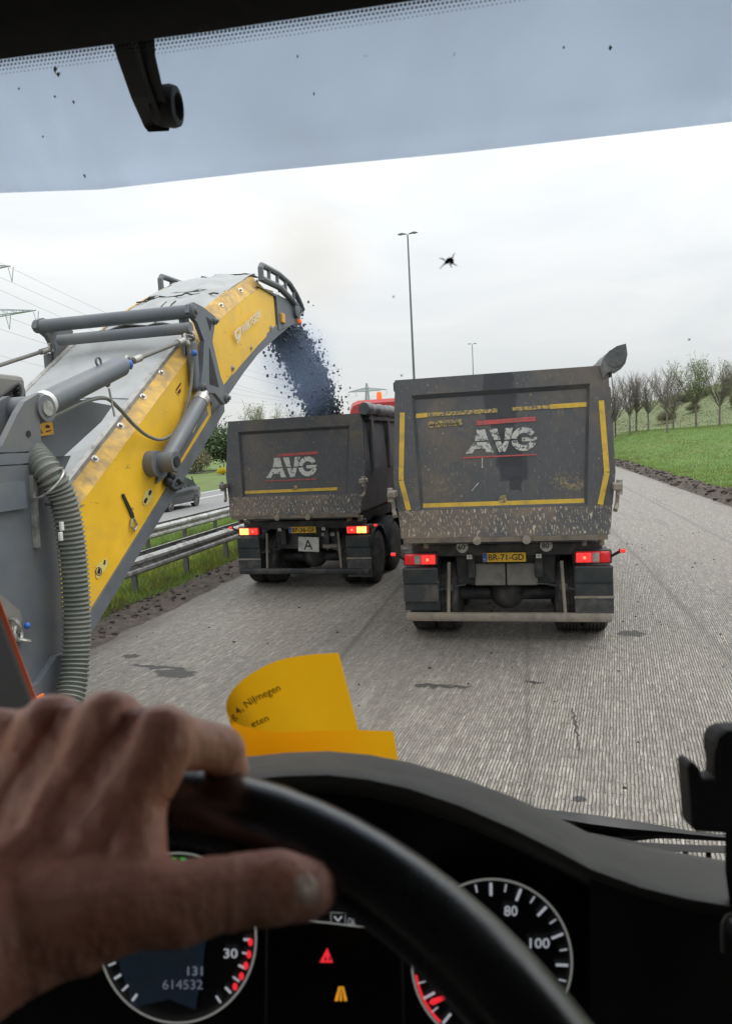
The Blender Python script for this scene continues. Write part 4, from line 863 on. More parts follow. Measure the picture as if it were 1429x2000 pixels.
for j in range(4):
    x = ULX+.45+.13*j; MB().path([Vector((x+.03*math.sin(q), 8.02+.13*q, float(np.interp(8.02+.13*q, [p[0] for p in up_f], [p[1] for p in up_f]))+.232)) for q in range(6)], .012, 5).build('crease', M_BLACKRUB, MC)
# joint plates, cross tubes
for side, X in ((1, -3.5), (-1, -5.45)):
    pts = [(7.17, 4.10), (7.20, 4.19), (7.30, 4.23), (7.52, 4.22), (7.86, 4.16), (7.80, 4.02), (7.72, 3.86), (7.88, 3.47), (8.06, 3.24), (8.03, 3.16), (7.93, 3.14), (7.70, 3.26), (7.30, 3.26), (7.42, 3.55), (7.50, 3.84), (7.36, 4.02)]
    jp = MB().prism([Vector((X, y, z)) for y, z in pts], (-side*.05, 0, 0)).build('joint_plate', M_MGREY2, MC)
    for pp in (((7.60, 4.12), (7.74, 4.09), (7.68, 3.97)), ((7.62, 3.78), (7.56, 3.36), (7.80, 3.34))):
        MB().prism([Vector((X+side*.004, y, z)) for y, z in pp], (-side*.002, 0, 0)).build('plate_window', M_INK, jp)
    for y, z, r_ in ((7.27, 4.13, .07), (7.98, 3.22, .05), (7.36, 3.31, .05), (7.80, 4.10, .04)): MB().lathe((X, y, z), (side, 0, 0), [(.001, -.02), (r_, -.02), (r_, .03), (r_*.5, .035), (r_*.5, .06), (.001, .06)], 16).build('pivot_pin', M_MGREY, jp, True)
    MB().prism([Vector((X-side*.14, y, z)) for y, z in ((7.25, 4.16), (7.42, 4.16), (7.52, 3.86), (7.48, 3.3), (7.24, 3.3), (7.32, 3.85))], (-side*.04, 0, 0)).build('inner_plate', M_MGREY, jp)
    MB().bbox((X-side*.07, 7.33, 3.55), (.10, .12, .55), .03).build('column', M_MGREY, jp)
for y, z, r_ in ((7.27, 4.13, .075), (7.15, 3.93, .062)): MB().tube((-5.47 if z > 4 else -5.1, y, z), (-3.48, y, z), r_, n=18).build('cross_tube', M_MGREY2, MC, True)
# folding cylinder on the right face
cy = MB().tube((-3.47, 6.38, 2.53), (-3.47, 7.22, 3.14), .085, n=18).build('folding_cylinder', M_MGREY, MC, True)
MB().tube((-3.47, 7.20, 3.125), (-3.47, 7.28, 3.185), .090, n=18).build('cylinder_collar', M_STEEL, cy, True)
MB().tube((-3.47, 7.2, 3.12), (-3.47, 7.36, 3.24), .045, n=14).build('piston_rod', M_STEEL, cy, True)
MB().tube((-3.60, 6.36, 2.51), (-3.36, 6.36, 2.51), .10, n=20).tube((-3.66, 6.30, 2.50), (-3.52, 6.30, 2.50), .13, n=20).build('cylinder_eye', M_MGREY, cy, True)
MB().tube((-3.40, 6.36, 2.51), (-3.345, 6.36, 2.51), .055, n=14).build('pin_head', M_BLACKRUB, cy, True)
MB().prism([Vector((-3.60, y, z)) for y, z in ((6.35, 2.30), (6.75, 2.42), (7.35, 2.83), (7.65, 3.02), (7.62, 3.12), (6.9, 2.72), (6.45, 2.44))], (.012, 0, 0)).build('cylinder_bay', M_MGREY, MC)
for y, z in ((6.62, 2.36), (6.55, 2.30), (6.72, 2.44)): MB().sphere((-3.57, y, z), .05, 6).build('valve', M_BLACKRUB, MC, True)
MB().path(smooth_path([at(*p, X=-3.56) for p in ((328, 944), (338, 955), (348, 953), (353, 945), (348, 939))]), .024, 8).build('hook', M_BLACKRUB, MC, True)
# rope stays with shackles, both sides; lifting cylinder on the near side
stay = MB().tube((-3.42, 4.42, 2.96), (-3.42, 5.60, 3.37), .088, n=20).build('lift_cylinder', M_MGREY2, MC, True)
MB().tube((-3.42, 4.52, 2.995), (-3.42, 4.58, 3.015), .093, n=20).build('cylinder_band', M_WHITE, stay, True)
MB().tube((-3.55, 4.42, 2.96), (-3.29, 4.42, 2.96), .055, n=16).build('cylinder_pin', M_STEEL, stay, True)
MB().lathe((-3.56, 4.42, 2.96), (1, 0, 0), [(.001, 0), (.095, 0), (.095, .26), (.001, .26)], 20).build('cylinder_eye', M_MGREY, stay, True)
def torus(c, r, rt_, ax, n=16, m_=6):
    c = Vector(c); q = Vector(ax).to_track_quat('Z', 'Y'); rows = []
    for i in range(n+1):
        a = 2*math.pi*i/n; e = Vector((math.cos(a), math.sin(a), 0)); rows.append([c+q @ (e*(r+rt_*math.cos(2*math.pi*j/m_))+Vector((0, 0, rt_*math.sin(2*math.pi*j/m_)))) for j in range(m_)])
    return MB().loft(rows, True)
def stay_rope(x, p0, p1, par):
    p0, p1 = Vector((x, *p0)), Vector((x, *p1)); d = (p1-p0).normalized()
    rp_ = MB().tube(p0+d*.12, p1-d*.12, .022, n=8).build('stay_rope', M_ROPE, par, True)
    for p, s_ in ((p0, 1), (p1, -1)):
        MB().tube(p+d*s_*.14, p+d*s_*.27, .034, n=10).build('rope_ferrule', M_STEEL, rp_, True)
        torus(p+d*s_*.06, .052, .016, (1, .15, .2)).build('shackle', M_STEEL, rp_, True); torus(p-d*s_*.03, .04, .016, (.1, .5, 1)).build('shackle_link', M_MGREY, rp_, True)
    return rp_
stay_rope(-3.45, (5.74, 3.41), (7.02, 3.80), MC); stay_rope(-5.35, (4.6, 3.02), (7.40, 3.90), MC)
MB().tube((-3.42, 5.58, 3.36), (-3.42, 5.68, 3.395), .07, .05, 12).build('cylinder_tip', M_MGREY, stay, True); MB().sphere((-3.42, 5.73, 3.40), .045, 6).build('shackle_bolt', M_SHACKBLUE, stay, True)
for y, z in ((5.28, 3.36), (5.38, 3.20)): torus((-3.42, y, z+.02), .035, .010, (1, 0, 0)).build('lifting_eye', M_MGREY, stay, True)
MB().sphere((-3.47, 7.16, 3.66), .035, 6).build('shackle_bolt', M_SHACKBLUE, MC, True)
MB().path([Vector((-3.42, 5.40, 3.17)), Vector((-3.41, 5.41, 3.05)), Vector((-3.40, 5.42, 2.93))], .010, 5).build('snap_hook', M_STEEL, stay)
# hydraulic hose slung across the yellow side
hp = [at(*p, X=x) for *p, x in ((20, 850, -3.40), (110, 810, -3.40), (165, 785, -3.40), (207, 778, -3.41), (235, 800, -3.46), (262, 830, -3.52), (290, 852, -3.56), (318, 858, -3.57), (345, 840, -3.57), (362, 805, -3.57), (372, 760, -3.56), (376, 715, -3.55), (375, 690, -3.53))]
MB().path(smooth_path(hp), .017, 8).build('hydraulic_hose', M_HOSE, MC, True)
MB().tube(at(375, 690, X=-3.53), at(373, 662, X=-3.50), .026, n=10).build('hose_ferrule', M_STEEL, MC, True)
torus(at(373, 655, X=-3.50), .04, .012, (0, 1, .2)).build('shackle', M_STEEL, MC, True)
# stickers and lettering on the yellow faces
def onside(px, py, x=XR+.004): return at(px, py, X=x)
sk = []
def sticker(name, pts, mat, x=XR+.004): return MB().prism([onside(*p, x) for p in pts], (.002, 0, 0)).build(name, mat, MC)
def glyph(par, pts, x=XR+.0075): MB().add([onside(*p, x) for p in pts], [tuple(range(len(pts)))]).build('pictogram', M_INK, par)
s1 = sticker('warning_sticker', [(279, 978), (283, 961), (297, 953), (299, 970), (289, 985), (281, 987)], M_STICK); glyph(s1, [(281, 981), (283, 975), (287, 971), (289, 975), (285, 984)]); glyph(s1, [(290, 967), (291, 959), (296, 956), (297, 961), (293, 968)])
s2 = sticker('warning_sticker', [(186, 1112), (190, 1104), (208, 1089), (212, 1099), (204, 1115), (192, 1131), (188, 1128)], M_STICK)
MB().add([onside(193.5+6.5*math.cos(a), 1116+8.5*math.sin(a), XR+.0075) for a in [i*math.pi/10 for i in range(20)]], [tuple(range(20))]).build('pictogram', M_INK, s2)
MB().add([onside(193.5+5*math.cos(a), 1116+7*math.sin(a), XR+.009) for a in [i*math.pi/10 for i in range(20)]], [tuple(range(20))]).build('pictogram', M_STICK, s2)
MB().add([onside(*p, XR+.0105) for p in ((190, 1118), (193, 1109), (197, 1111), (197, 1119), (194, 1122))], [(0, 1, 2, 3, 4)]).build('pictogram', M_INK, s2); glyph(s2, [(202, 1102), (204, 1094), (207, 1093), (206, 1103)])
s3 = sticker('lift_point_sticker', [(343, 765), (352, 748), (356, 757), (350, 773)], M_STICKO); glyph(s3, [(347, 766), (352, 759), (354, 763), (350, 770)]); glyph(s3, [(344, 761), (353, 747), (354.5, 749), (345, 764)])
s4 = sticker('warning_sticker', [(373, 842), (383, 822), (386, 826), (377, 845)], M_STICK, -3.585)
st_ = MB().prism([onside(*p, XR+.006) for p in ((237, 966), (241, 964), (260, 1003), (262, 1012), (257, 1012), (252, 1000))], (.01, 0, 0)).build('rubber_strap', M_BLACKRUB, MC)
MB().path([onside(*p, XR+.02) for p in ((258, 1014), (256, 1028), (263, 1036), (268, 1026), (262, 1012))], .012, 6).build('strap_hook', M_STEEL, MC)
def upside(px, py): return at(px, py, X=UX+.062)
def wmap(p0, du, dv): return lambda u, v: upside(p0[0]+du[0]*u+dv[0]*v, p0[1]+du[1]*u+dv[1]*v)
M_WHT = pm('white_print', (.70, .68, .62), .5, 0, .08, 8)
mbw = MB(); v_, f_ = text2d('WIRTGEN', .02); w_ = v_[:, 0].max()
mbw.add([upside(473+36*a/w_+(-.5)*b2*1, 653-33*a/w_+17*(-b2)) for a, b2 in v_], f_).build('maker_lettering', M_WHT, MC)
mbl = MB()
for ps in (((457, 652), (461, 646), (464, 662), (462, 668)), ((464, 662), (466, 652), (468, 650), (469, 660), (465, 668)), ((469, 660), (470, 640), (473, 637), (471, 662)), ((457, 650), (456, 645), (472, 632), (472, 637)), ((462, 672), (471, 662), (471, 664), (464, 674))): mbl.add([upside(464.5+(p[0]-464.5)*.8, 655+(p[1]-655)*.8) for p in ps], [tuple(range(len(ps)))])
mbl.build('maker_emblem', M_WHT, MC)
# machine front: side box, bracket, inner plates
def fbox(name, pts, x, th, mat): return MB().prism([at(*p, X=x) for p in pts], (th, 0, 0)).build(name, mat, MC)
fx = -3.30
MB().prism([Vector((fx, y, z)) for y, z in ((3.2, 2.57), (4.37, 2.57), (4.42, 2.47), (4.36, 1.05), (4.05, .86), (3.2, .80))], (-.55, 0, 0)).build('front_frame_box', M_MGREY, MC)
MB().prism([Vector((fx+.002, y, z)) for y, z in ((3.2, 2.65), (4.33, 2.65), (4.38, 2.58), (3.2, 2.575))], (-.60, 0, 0)).build('frame_cap', M_MGREY2, MC)
MB().prism([Vector((fx+.03, y, z)) for y, z in ((3.2, 2.46), (4.08, 2.46), (4.08, 2.28), (3.2, 2.28))], (-.04, 0, 0)).build('access_plate', M_MGREY2, MC)
MB().prism([Vector((fx+.03, y, z)) for y, z in ((4.16, 2.5), (4.20, 2.5), (4.17, 2.0), (4.13, 2.0))], (-.04, 0, 0)).build('weld_bead', M_STEEL, MC)
MB().prism([Vector((fx+.05, y, z)) for y, z in ((3.2, 1.02), (4.0, 1.10), (4.2, 1.22), (4.36, 1.20), (4.33, .98), (4.05, .80), (3.2, .72))], (-.62, 0, 0)).build('frame_foot', M_MGREY2, MC)
MB().prism([Vector((fx+.02, y, z)) for y, z in ((3.2, 2.10), (3.55, 1.95), (3.92, 1.62), (3.94, 1.55), (3.62, 1.20), (3.2, 1.1))], (-.04, 0, 0)).build('flap_sheet', M_GREYPLATE, MC)
for dx in (0, -.24):
    MB().prism([Vector((fx-.02+dx, y, z)) for y, z in ((3.2, 2.66), (4.34, 2.66), (4.36, 2.95), (4.44, 3.04), (4.36, 3.06), (4.22, 3.00), (4.14, 2.92), (3.96, 2.70), (3.2, 2.68))], (-.05, 0, 0)).build('cylinder_bracket', M_MGREY, MC)
MB().lathe((fx-.018, 4.22, 2.78), (1, 0, 0), [(.001, 0), (.022, 0), (.022, .004), (.001, .004)], 12).build('bracket_hole', M_INK, MC)
MB().prism([Vector((-3.62, y, z)) for y, z in ((4.0, 3.02), (5.0, 3.10), (5.75, 3.05), (5.55, 2.90), (5.0, 2.62), (4.0, 2.60))], (-.04, 0, 0)).build('guide_plate', M_MGREY, MC)
MB().prism([Vector((-3.70, y, z)) for y, z in ((4.2, 2.62), (5.2, 2.62), (5.0, 2.40), (4.75, 2.2), (4.2, 2.2))], (-.04, 0, 0)).build('guide_plate', M_MGREY2, MC)
ws_ = MB().prism([at(*p, X=-3.585) for p in ((63, 834), (65, 828), (102, 824), (105, 848), (66, 854))], (.004, 0, 0)).build('warning_sticker', M_STICKO, MC)
for ps in (((68, 848), (75, 831), (85, 846)),): MB().add([at(*p, X=-3.5795) for p in ps], [(0, 1, 2)]).build('pictogram', M_INK, ws_); MB().add([at(*p, X=-3.5785) for p in ((70.5, 846), (75.3, 835), (82, 845))], [(0, 1, 2)]).build('pictogram', M_STICKO, ws_)
MB().add([at(*p, X=-3.577) for p in ((72, 840), (79, 842), (80, 846), (75, 843))], [(0, 1, 2, 3)]).build('pictogram', M_INK, ws_); MB().add([at(*p, X=-3.5795) for p in ((89, 832), (93, 829), (99, 832), (97, 836), (90, 836))], [(0, 1, 2, 3, 4)]).build('pictogram', M_INK, ws_); MB().add([at(*p, X=-3.5795) for p in ((90, 842), (101, 839), (101, 841), (91, 845))], [(0, 1, 2, 3)]).build('pictogram', M_INK, ws_)
for k in range(5):
    pts = [at(-40, 800+14*k, X=-3.75-.05*k), at(10, 770+10*k, X=-3.75-.05*k), at(38, 752+9*k, X=-3.7), at(46, 768+7*k, X=-3.62), at(38, 785+3*k, X=-3.60), at(16, 790+4*k, X=-3.6)]
    MB().path(smooth_path(pts), .016, 6).build('hydraulic_hose', M_BLACKRUB, MC, True)
MB().bbox(at(0, 765, X=-3.85), (.2, .35, .25), .04).build('valve_block', M_GREYPLATE, MC)
# big corrugated suction hose
hpts = smooth_path([at(*p, X=x) for *p, x in ((60, 880, -3.42), (92, 918, -3.22), (120, 965, -3.16), (136, 1030, -3.14), (146, 1120, -3.13), (150, 1210, -3.13), (147, 1300, -3.12), (132, 1380, -3.10), (95, 1460, -3.08), (20, 1540, -3.08))], 16)
cum = [0.]
for i in range(1, len(hpts)): cum.append(cum[-1]+(hpts[i]-hpts[i-1]).length)
nr = 80; cp = []; cr = []
for k in range(nr*4):
    s_ = cum[-1]*k/(nr*4-1); i = min(max(int(np.searchsorted(cum, s_))-1, 0), len(hpts)-2); f_ = (s_-cum[i])/max(1e-6, cum[i+1]-cum[i]); cp.append(hpts[i].lerp(hpts[i+1], f_)); cr.append((.082, .098, .100, .086)[k % 4])
MB().path(cp, cr, 20).build('suction_hose', M_HOSE, MC, True)
torus(at(96, 945, X=-3.16), .13, .008, (.3, .5, -.6), 24).build('hose_clamp_wire', M_STEEL, MC, True)
MB().path([at(*p, X=-3.18) for p in ((90, 985), (112, 985), (118, 1010), (120, 1040), (118, 1070))], .012, 6).build('chain', M_BLACKRUB, MC)
for p in ((121, 1028), (119, 1048)): MB().bbox(at(*p, X=-3.05), (.02, .03, .06), .005).build('white_tag', M_WHITE, MC)
for k, (p, ax) in enumerate((((36, 1238), (1, .3, .2)), ((44, 1250), (.2, .4, 1)), ((30, 1222), (.3, 1, .2)))): torus(at(*p, X=fx+.05), .045, .013, ax).build('chain_link', M_STEEL, MC, True)
MB().sphere(at(54, 1222, X=fx+.06), .022, 6).build('shackle_bolt', M_SHACKBLUE, MC, True)
MB().bbox(at(76, 1366, X=fx+.07), (.02, .10, .05), .005).build('reflector', M_ORANGE, MC)
# the rest of the machine body beside and behind the cab window
MB().bbox((-4.6, 1.2, 1.55), (2.5, 4.6, 1.9), .12).build('machine_body', M_MGREY, MC); MB().bbox((-4.6, .2, 2.9), (2.2, 2.6, .9), .1).build('engine_hood', M_YEL, MC)
for x in (-5.5, -3.7):
    for y in (-.4, 3.0): MB().bbox((x, y, .35), (.40, 1.3, .62), .15).build('crawler_track', M_BLACKRUB, MC)
# ---------------------------------------------------------------- falling asphalt and dust
ico = bmesh.new(); bmesh.ops.create_icosphere(ico, subdivisions=1, radius=1); IV = np.array([v.co[:] for v in ico.verts]); IF = np.array([[v.index for v in f.verts] for f in ico.faces]); ico.free()
V = []; Fs = []; nC = 12000; p0 = np.array([-4.42, 11.75, 4.86]); v0 = np.array([.12, 5.6, .45])
for k in range(nC):
    t_ = .76*rng.random()**.72; core = rng.random() < .82
    sp = (.17 if core else .42)*(1+.6*t_); xw = .31 if core else .50
    p = p0 + v0*t_*(1+.05*rng.normal()) + np.array([0, 0, -4.9*t_*t_]) + np.array([rng.uniform(-xw, xw), rng.normal(0, sp*.75), rng.normal(0, sp*.55)])
    if p[2] < 2.5: continue
    s = .007+.026*rng.random()**3 if not core else .010+.030*rng.random()**2
    V.append(IV*(1+.3*rng.normal(size=IV.shape))*s*np.array([1, 1, 1.15])+p); Fs.append(IF+len(IV)*(len(V)-1))
tag(raw_mesh('falling_asphalt', np.concatenate(V), np.concatenate(Fs), M_CHUNK), 'stream of dark asphalt chunks falling from the conveyor into the tipper', 'asphalt', kind='stuff')
M_DUST = bpy.data.materials.new('asphalt_dust'); M_DUST.use_nodes = True; td = M_DUST.node_tree; td.nodes.remove(td.nodes['Principled BSDF'])
pv = td.nodes.new('ShaderNodeVolumePrincipled'); pv.inputs['Color'].default_value = (.50, .64, .94, 1); pv.inputs['Density'].default_value = .34;
tcd = td.nodes.new('ShaderNodeTexCoord'); lnd = td.nodes.new('ShaderNodeVectorMath'); lnd.operation = 'LENGTH'; mpd = td.nodes.new('ShaderNodeMapping'); mpd.inputs['Scale'].default_value = (1/.95, 1/1.9, 1/1.3); td.links.new(tcd.outputs['Object'], mpd.inputs[0]); td.links.new(mpd.outputs[0], lnd.inputs[0])
mrd = td.nodes.new('ShaderNodeMapRange'); mrd.interpolation_type = 'SMOOTHSTEP'; mrd.inputs[1].default_value = 1.0; mrd.inputs[2].default_value = .0; mrd.inputs[3].default_value = 0.; mrd.inputs[4].default_value = .66; td.links.new(lnd.outputs['Value'], mrd.inputs[0]); td.links.new(mrd.outputs[0], pv.inputs['Density'])
pv.inputs['Anisotropy'].default_value = .1
td.links.new(pv.outputs[0], td.nodes['Material Output'].inputs['Volume'])
for nm_, ce, ra in (('dust', (-4.35, 13.4, 4.2), (.95, 1.9, 1.3)),):
    d_ = MB().sphere((0, 0, 0), 1, 12, ra).build(nm_, M_DUST, None, True); d_.location = ce; d_.rotation_euler.x = R(-22)
    tag(d_, 'thin bluish dust drifting round the falling asphalt', 'dust', kind='stuff')
M_SMOKE = M_DUST.copy(); M_SMOKE.name = 'brown_smoke'
for n_ in M_SMOKE.node_tree.nodes:
    if n_.type == 'PRINCIPLED_VOLUME': n_.inputs['Color'].default_value = (.80, .66, .50, 1)
    if n_.type == 'MAP_RANGE': n_.inputs[4].default_value = .14
    if n_.type == 'MAPPING': n_.inputs['Scale'].default_value = (1/1.6, 1/2.4, 1/2.0)
d_ = MB().sphere((0, 0, 0), 1, 12, (1.6, 2.4, 2.0)).build('smoke', M_SMOKE, None, True); d_.location = at(610, 500, Y=14.5); tag(d_, 'faint brownish smoke drifting above the conveyor tip', 'smoke', kind='stuff')
# ---------------------------------------------------------------- hatchback on the open carriageway
M_CARP = pm('car_dark_paint', (.018, .022, .03), .22, 0, .05, 2, coat=.6); M_GLASSD = pm('car_glass', (.05, .06, .07), .08, 0, .05, 2, spec=.9)
car = empty('hatchback_car', (-16.45, 29.9, -.03), False); tag(car, 'dark hatchback car driving on the open carriageway behind the conveyor', 'car')
def car_rows(pr): return pr
secs = [(-2.0, .30, .62, .70), (-1.9, .22, .80, .80), (-1.2, .20, .86, .87), (-.7, .20, .92, .88), (0, .20, .94, .89), (.9, .20, .97, .89), (1.6, .22, .98, .87), (1.95, .28, .92, .80), (2.03, .36, .70, .72)]
rows = [[Vector((sx_*w_, -y, z)) for sx_, z in ((-.92, zl), (-1, zl+.2), (-1, zh-.18), (-.94, zh), (.94, zh), (1, zh-.18), (1, zl+.2), (.92, zl))] for y, zl, zh, w_ in [(-a, b_, c_, d_) for a, b_, c_, d_ in secs]]
MB().loft(rows, True, True).build('body', M_CARP, car, True)
rf = [(-.75, .92, .80), (-.15, 1.36, .66), (.35, 1.47, .64), (1.0, 1.45, .63), (1.55, 1.30, .62), (1.93, .95, .74)]
gl = MB().loft([[Vector((-w_, a, .90)), Vector((-w_*.97, a, z-.05)), Vector((-w_*.8, a, z)), Vector((w_*.8, a, z)), Vector((w_*.97, a, z-.05)), Vector((w_, a, .90))] for a, z, w_ in rf], False).build('glasshouse', M_GLASSD, car, True)
MB().loft([[Vector((-w_*.86, a, z+.01)), Vector((-w_*.6, a, z+.025)), Vector((w_*.6, a, z+.025)), Vector((w_*.86, a, z+.01))] for a, z, w_ in rf[1:5]], False).build('roof', M_CARP, car, True)
for s in (1, -1):
    for a in (.42, 1.42): MB().path([Vector((s*.83, a-.05, .9)), Vector((s*.66, a, 1.44))], .03, 5).build('door_pillar', M_CARP, car)
    MB().bbox((s*.93, -.35, .98), (.16, .10, .12), .03).build('mirror', M_CARP, car); MB().box((s*.885, .1, .24), (.03, 2.2, .05)).build('sill_trim', M_WHITE, car)
    MB().bbox((s*.66, 1.98, .78), (.22, .10, .12), .03).build('tail_lamp', M_LAMP_REDD, car); MB().bbox((s*.62, -1.93, .66), (.26, .12, .12), .03).build('headlight', M_LAMP_CLEAR, car)
    for y in (-1.28, 1.28):
        wh = MB().lathe((s*.80, y, .31), (s, 0, 0), [(.20, -.1), (.30, -.1), (.32, -.06), (.32, .06), (.30, .10), (.20, .10)], 24).build('wheel', M_RUBBER, car, True)
        hub = MB().lathe((s*.80, y, .31), (s, 0, 0), [(.001, .09), (.05, .10), (.06, .06), (.20, .05), (.205, .10), (.215, .10), (.215, 0), (.001, 0)], 20)
        for q in range(5):
            a = q*2*math.pi/5; hub.tube((s*.885, y, .31), (s*.89, y+.19*math.cos(a), .31+.19*math.sin(a)), .028, n=5)
        hub.build('rim', M_RIMGREY, wh, True)
# ---------------------------------------------------------------- the cab we sit in
CB = empty('truck_cab', (.55, .2, 0)); tag(CB, 'dark truck cab interior around the viewer with windscreen, dashboard and steering wheel', 'truck cab')
M_DASH = pm('dash_soft_plastic', (.082, .08, .073), .62, 0, .08, 20, bump=.12, bscale=420)
M_DARKPL = pm('dark_cab_plastic', (.012, .012, .013), .6, 0, .1, 10, bump=.1, bscale=250)
M_LINER = pm('headliner_black', (.012, .012, .014), .9, 0, .3, 60, bump=.2, bscale=300)
M_WHEEL = pm('steering_leather', (.03, .03, .031), .26, 0, .08, 20, spec=.9, coat=.3, bump=.06, bscale=380)
M_VISOR = pm('pale_visor', (.80, .87, .96), .45, 0, .05, 3, dirt=(.72, .78, .86), dscale=2.5, dthr=.60, dsoft=.2, speck=(.42, .42, .42), sthr=.76, sscale=30, trans=.54)
M_PANELBLK = pm('cluster_black', (.006, .006, .007), .45, 0, .1, 10)
M_GLOW_W = pm('dial_white', (.5, .5, .5), .5, 0, .02, emit=(.85, .9, 1), estr=.32); M_GLOW_R = pm('dial_red', (.5, .02, .02), .5, 0, .02, emit=(1, .03, .05), estr=.75)
M_GLOW_G = pm('dial_green', (.02, .4, .05), .5, 0, .02, emit=(.05, .9, .12), estr=.35); M_GLOW_O = pm('warning_amber', (.5, .2, .02), .5, 0, .02, emit=(1, .40, .03), estr=.6)
M_LCD = pm('display_blue_grey', (.02, .03, .045), .4, 0, .3, 90, emit=(.10, .16, .24), estr=.04); M_LCDT = pm('display_digit', (.1, .12, .15), .5, 0, .02, emit=(.45, .52, .66), estr=.20)
M_CHROME_GLOW = pm('dial_ring_metal_painted_light', (.62, .63, .60), .35, .3, .05, 20, emit=(.8, .82, .76), estr=.16)  # faint emission stands in for daylight caught by the metal rings and trim
M_PAPER = pm('yellow_paper', (1.0, .52, .012), .7, 0, .03, 30, trans=.95, bump=.25, bscale=22); M_PAPERT = pm('paper_print', (.16, .075, .01), .7, 0, .05)
def ws(x, z): return 1.03-.27*(z-2.0)-.07*((x-.5)/1.2)**2
def wsp(px, py, off=0.):
    t_ = .9
    for _ in range(30):
        p = Vector((0, 0, EYE))+ray(px, py)*t_; t_ *= (ws(p.x, p.z)+off)/p.y
    return Vector((0, 0, EYE))+ray(px, py)*t_
# windscreen glass
M_GLASS = bpy.data.materials.new('clear_windscreen_glass'); M_GLASS.use_nodes = True; tg = M_GLASS.node_tree; tg.nodes.remove(tg.nodes['Principled BSDF'])
tb = tg.nodes.new('ShaderNodeBsdfTransparent'); tb.inputs[0].default_value = (.965, .975, .975, 1); tg.links.new(tb.outputs[0], tg.nodes['Material Output'].inputs[0])
xs_ = [-.78+2.56*i/20 for i in range(21)]; zs_ = [1.80+1.36*i/10 for i in range(11)]
WS = MB().loft([[Vector((x, ws(x, z), z)) for x in xs_] for z in zs_]).build('windscreen', M_GLASS, CB, True); tag(WS, 'clear curved windscreen with dotted top edge')
# header and headliner; the lower header edge runs where the glass meets the roof
e0, e1 = wsp(0, 105), wsp(720, 3); hs = (e1.z-e0.z)/(e1.x-e0.x)
def hz_(x): return e0.z+hs*(x-e0.x)
hx = [-.85, -.6, -.3, 0, .3, .6, .9, 1.3, 1.8]
rows = []
for dy, dz in ((.03, .30), (.015, .004), (-.01, -.012), (-.05, -.004), (-.10, .035), (-.14, .09), (-.4, .16), (-1.9, .22)): rows.append([Vector((x, ws(x, hz_(x))+dy, hz_(x)+dz)) for x in hx])
MB().loft(rows).build('headliner', M_LINER, CB, True)
MB().box((.5, .9, hz_(.5)+.33), (2.6, .2, .05)).build('roof_edge', M_LINER, CB)
MB().path([Vector((x, ws(x, hz_(x))-.045, hz_(x)+.02)) for x in hx], .016, 8).build('header_seal', M_DARKPL, CB, True)
# ceramic dots on the glass
mb = MB()
for j in range(5):
    for i in range(430):
        x = -.75+i*.0043+(.00215 if j % 2 else 0); r_ = .0021-.00034*j; z = hz_(x)-.004-.0036*j
        p = Vector((x, ws(x, z)-.0015, z)); mb.add([p+Vector((r_*math.cos(a), 0, r_*math.sin(a))) for a in [k*math.pi/3 for k in range(6)]], [tuple(range(6))])
fr = mb.build('frit_dots', M_INK, WS); fr['kind'] = 'stuff'
# grime and insect remains on the glass
mb = None
for px, py, r_, wh in ((768, 579, .0013, 2), (1335, 779, .0024, 1), (1345, 663, .0013, 1), (784, 733, .0013, 2)):
    p = wsp(px, py, .004); mb = MB(); n = 9; mb.add([p+Vector((r_*(.6+.8*random.random())*math.cos(k*2*math.pi/n), .0005*k % .002, r_*(.6+.8*random.random())*math.sin(k*2*math.pi/n))) for k in range(n)]+[p+Vector((0, .003, 0))], [(k, (k+1) % n, n) for k in range(n)]+[tuple(range(n-1, -1, -1))])
    mb.build('dirt_speck', (M_BARK, M_WHITE, M_GREYPLATE)[wh], WS)
bp_ = wsp(878, 511, .006); bug = empty('insect', bp_); tag(bug, 'small dark squashed insect stuck on the windscreen under the lamp post head', 'insect')
M_BUG = pm('insect_body', (.02, .015, .018), .5, 0, .2, 60); M_WING = pm('insect_wing', (.20, .18, .18), .4, 0, .2, 60)
def bugp(px, py): return wsp(px, py, .005)
MB().path([bugp(869, 514), bugp(875, 509), bugp(882, 506)], [.0018, .0030, .0024], 7).path([bugp(882, 506), bugp(882, 512), bugp(881, 516)], [.002, .0022, .0012], 7).build('body', M_BUG, bug, True)
for a in (((882, 506), (885, 498), (888, 494)), ((869, 514), (864, 519), (858, 525)), ((882, 513), (888, 517), (893, 519)), ((878, 514), (880, 520), (883, 523)), ((868, 508), (862, 505), (857, 504))): MB().path([bugp(*q) for q in a], [.0009, .0006, .0003], 5).build('leg', M_BUG if a[0][0] != 868 else M_WING, bug)
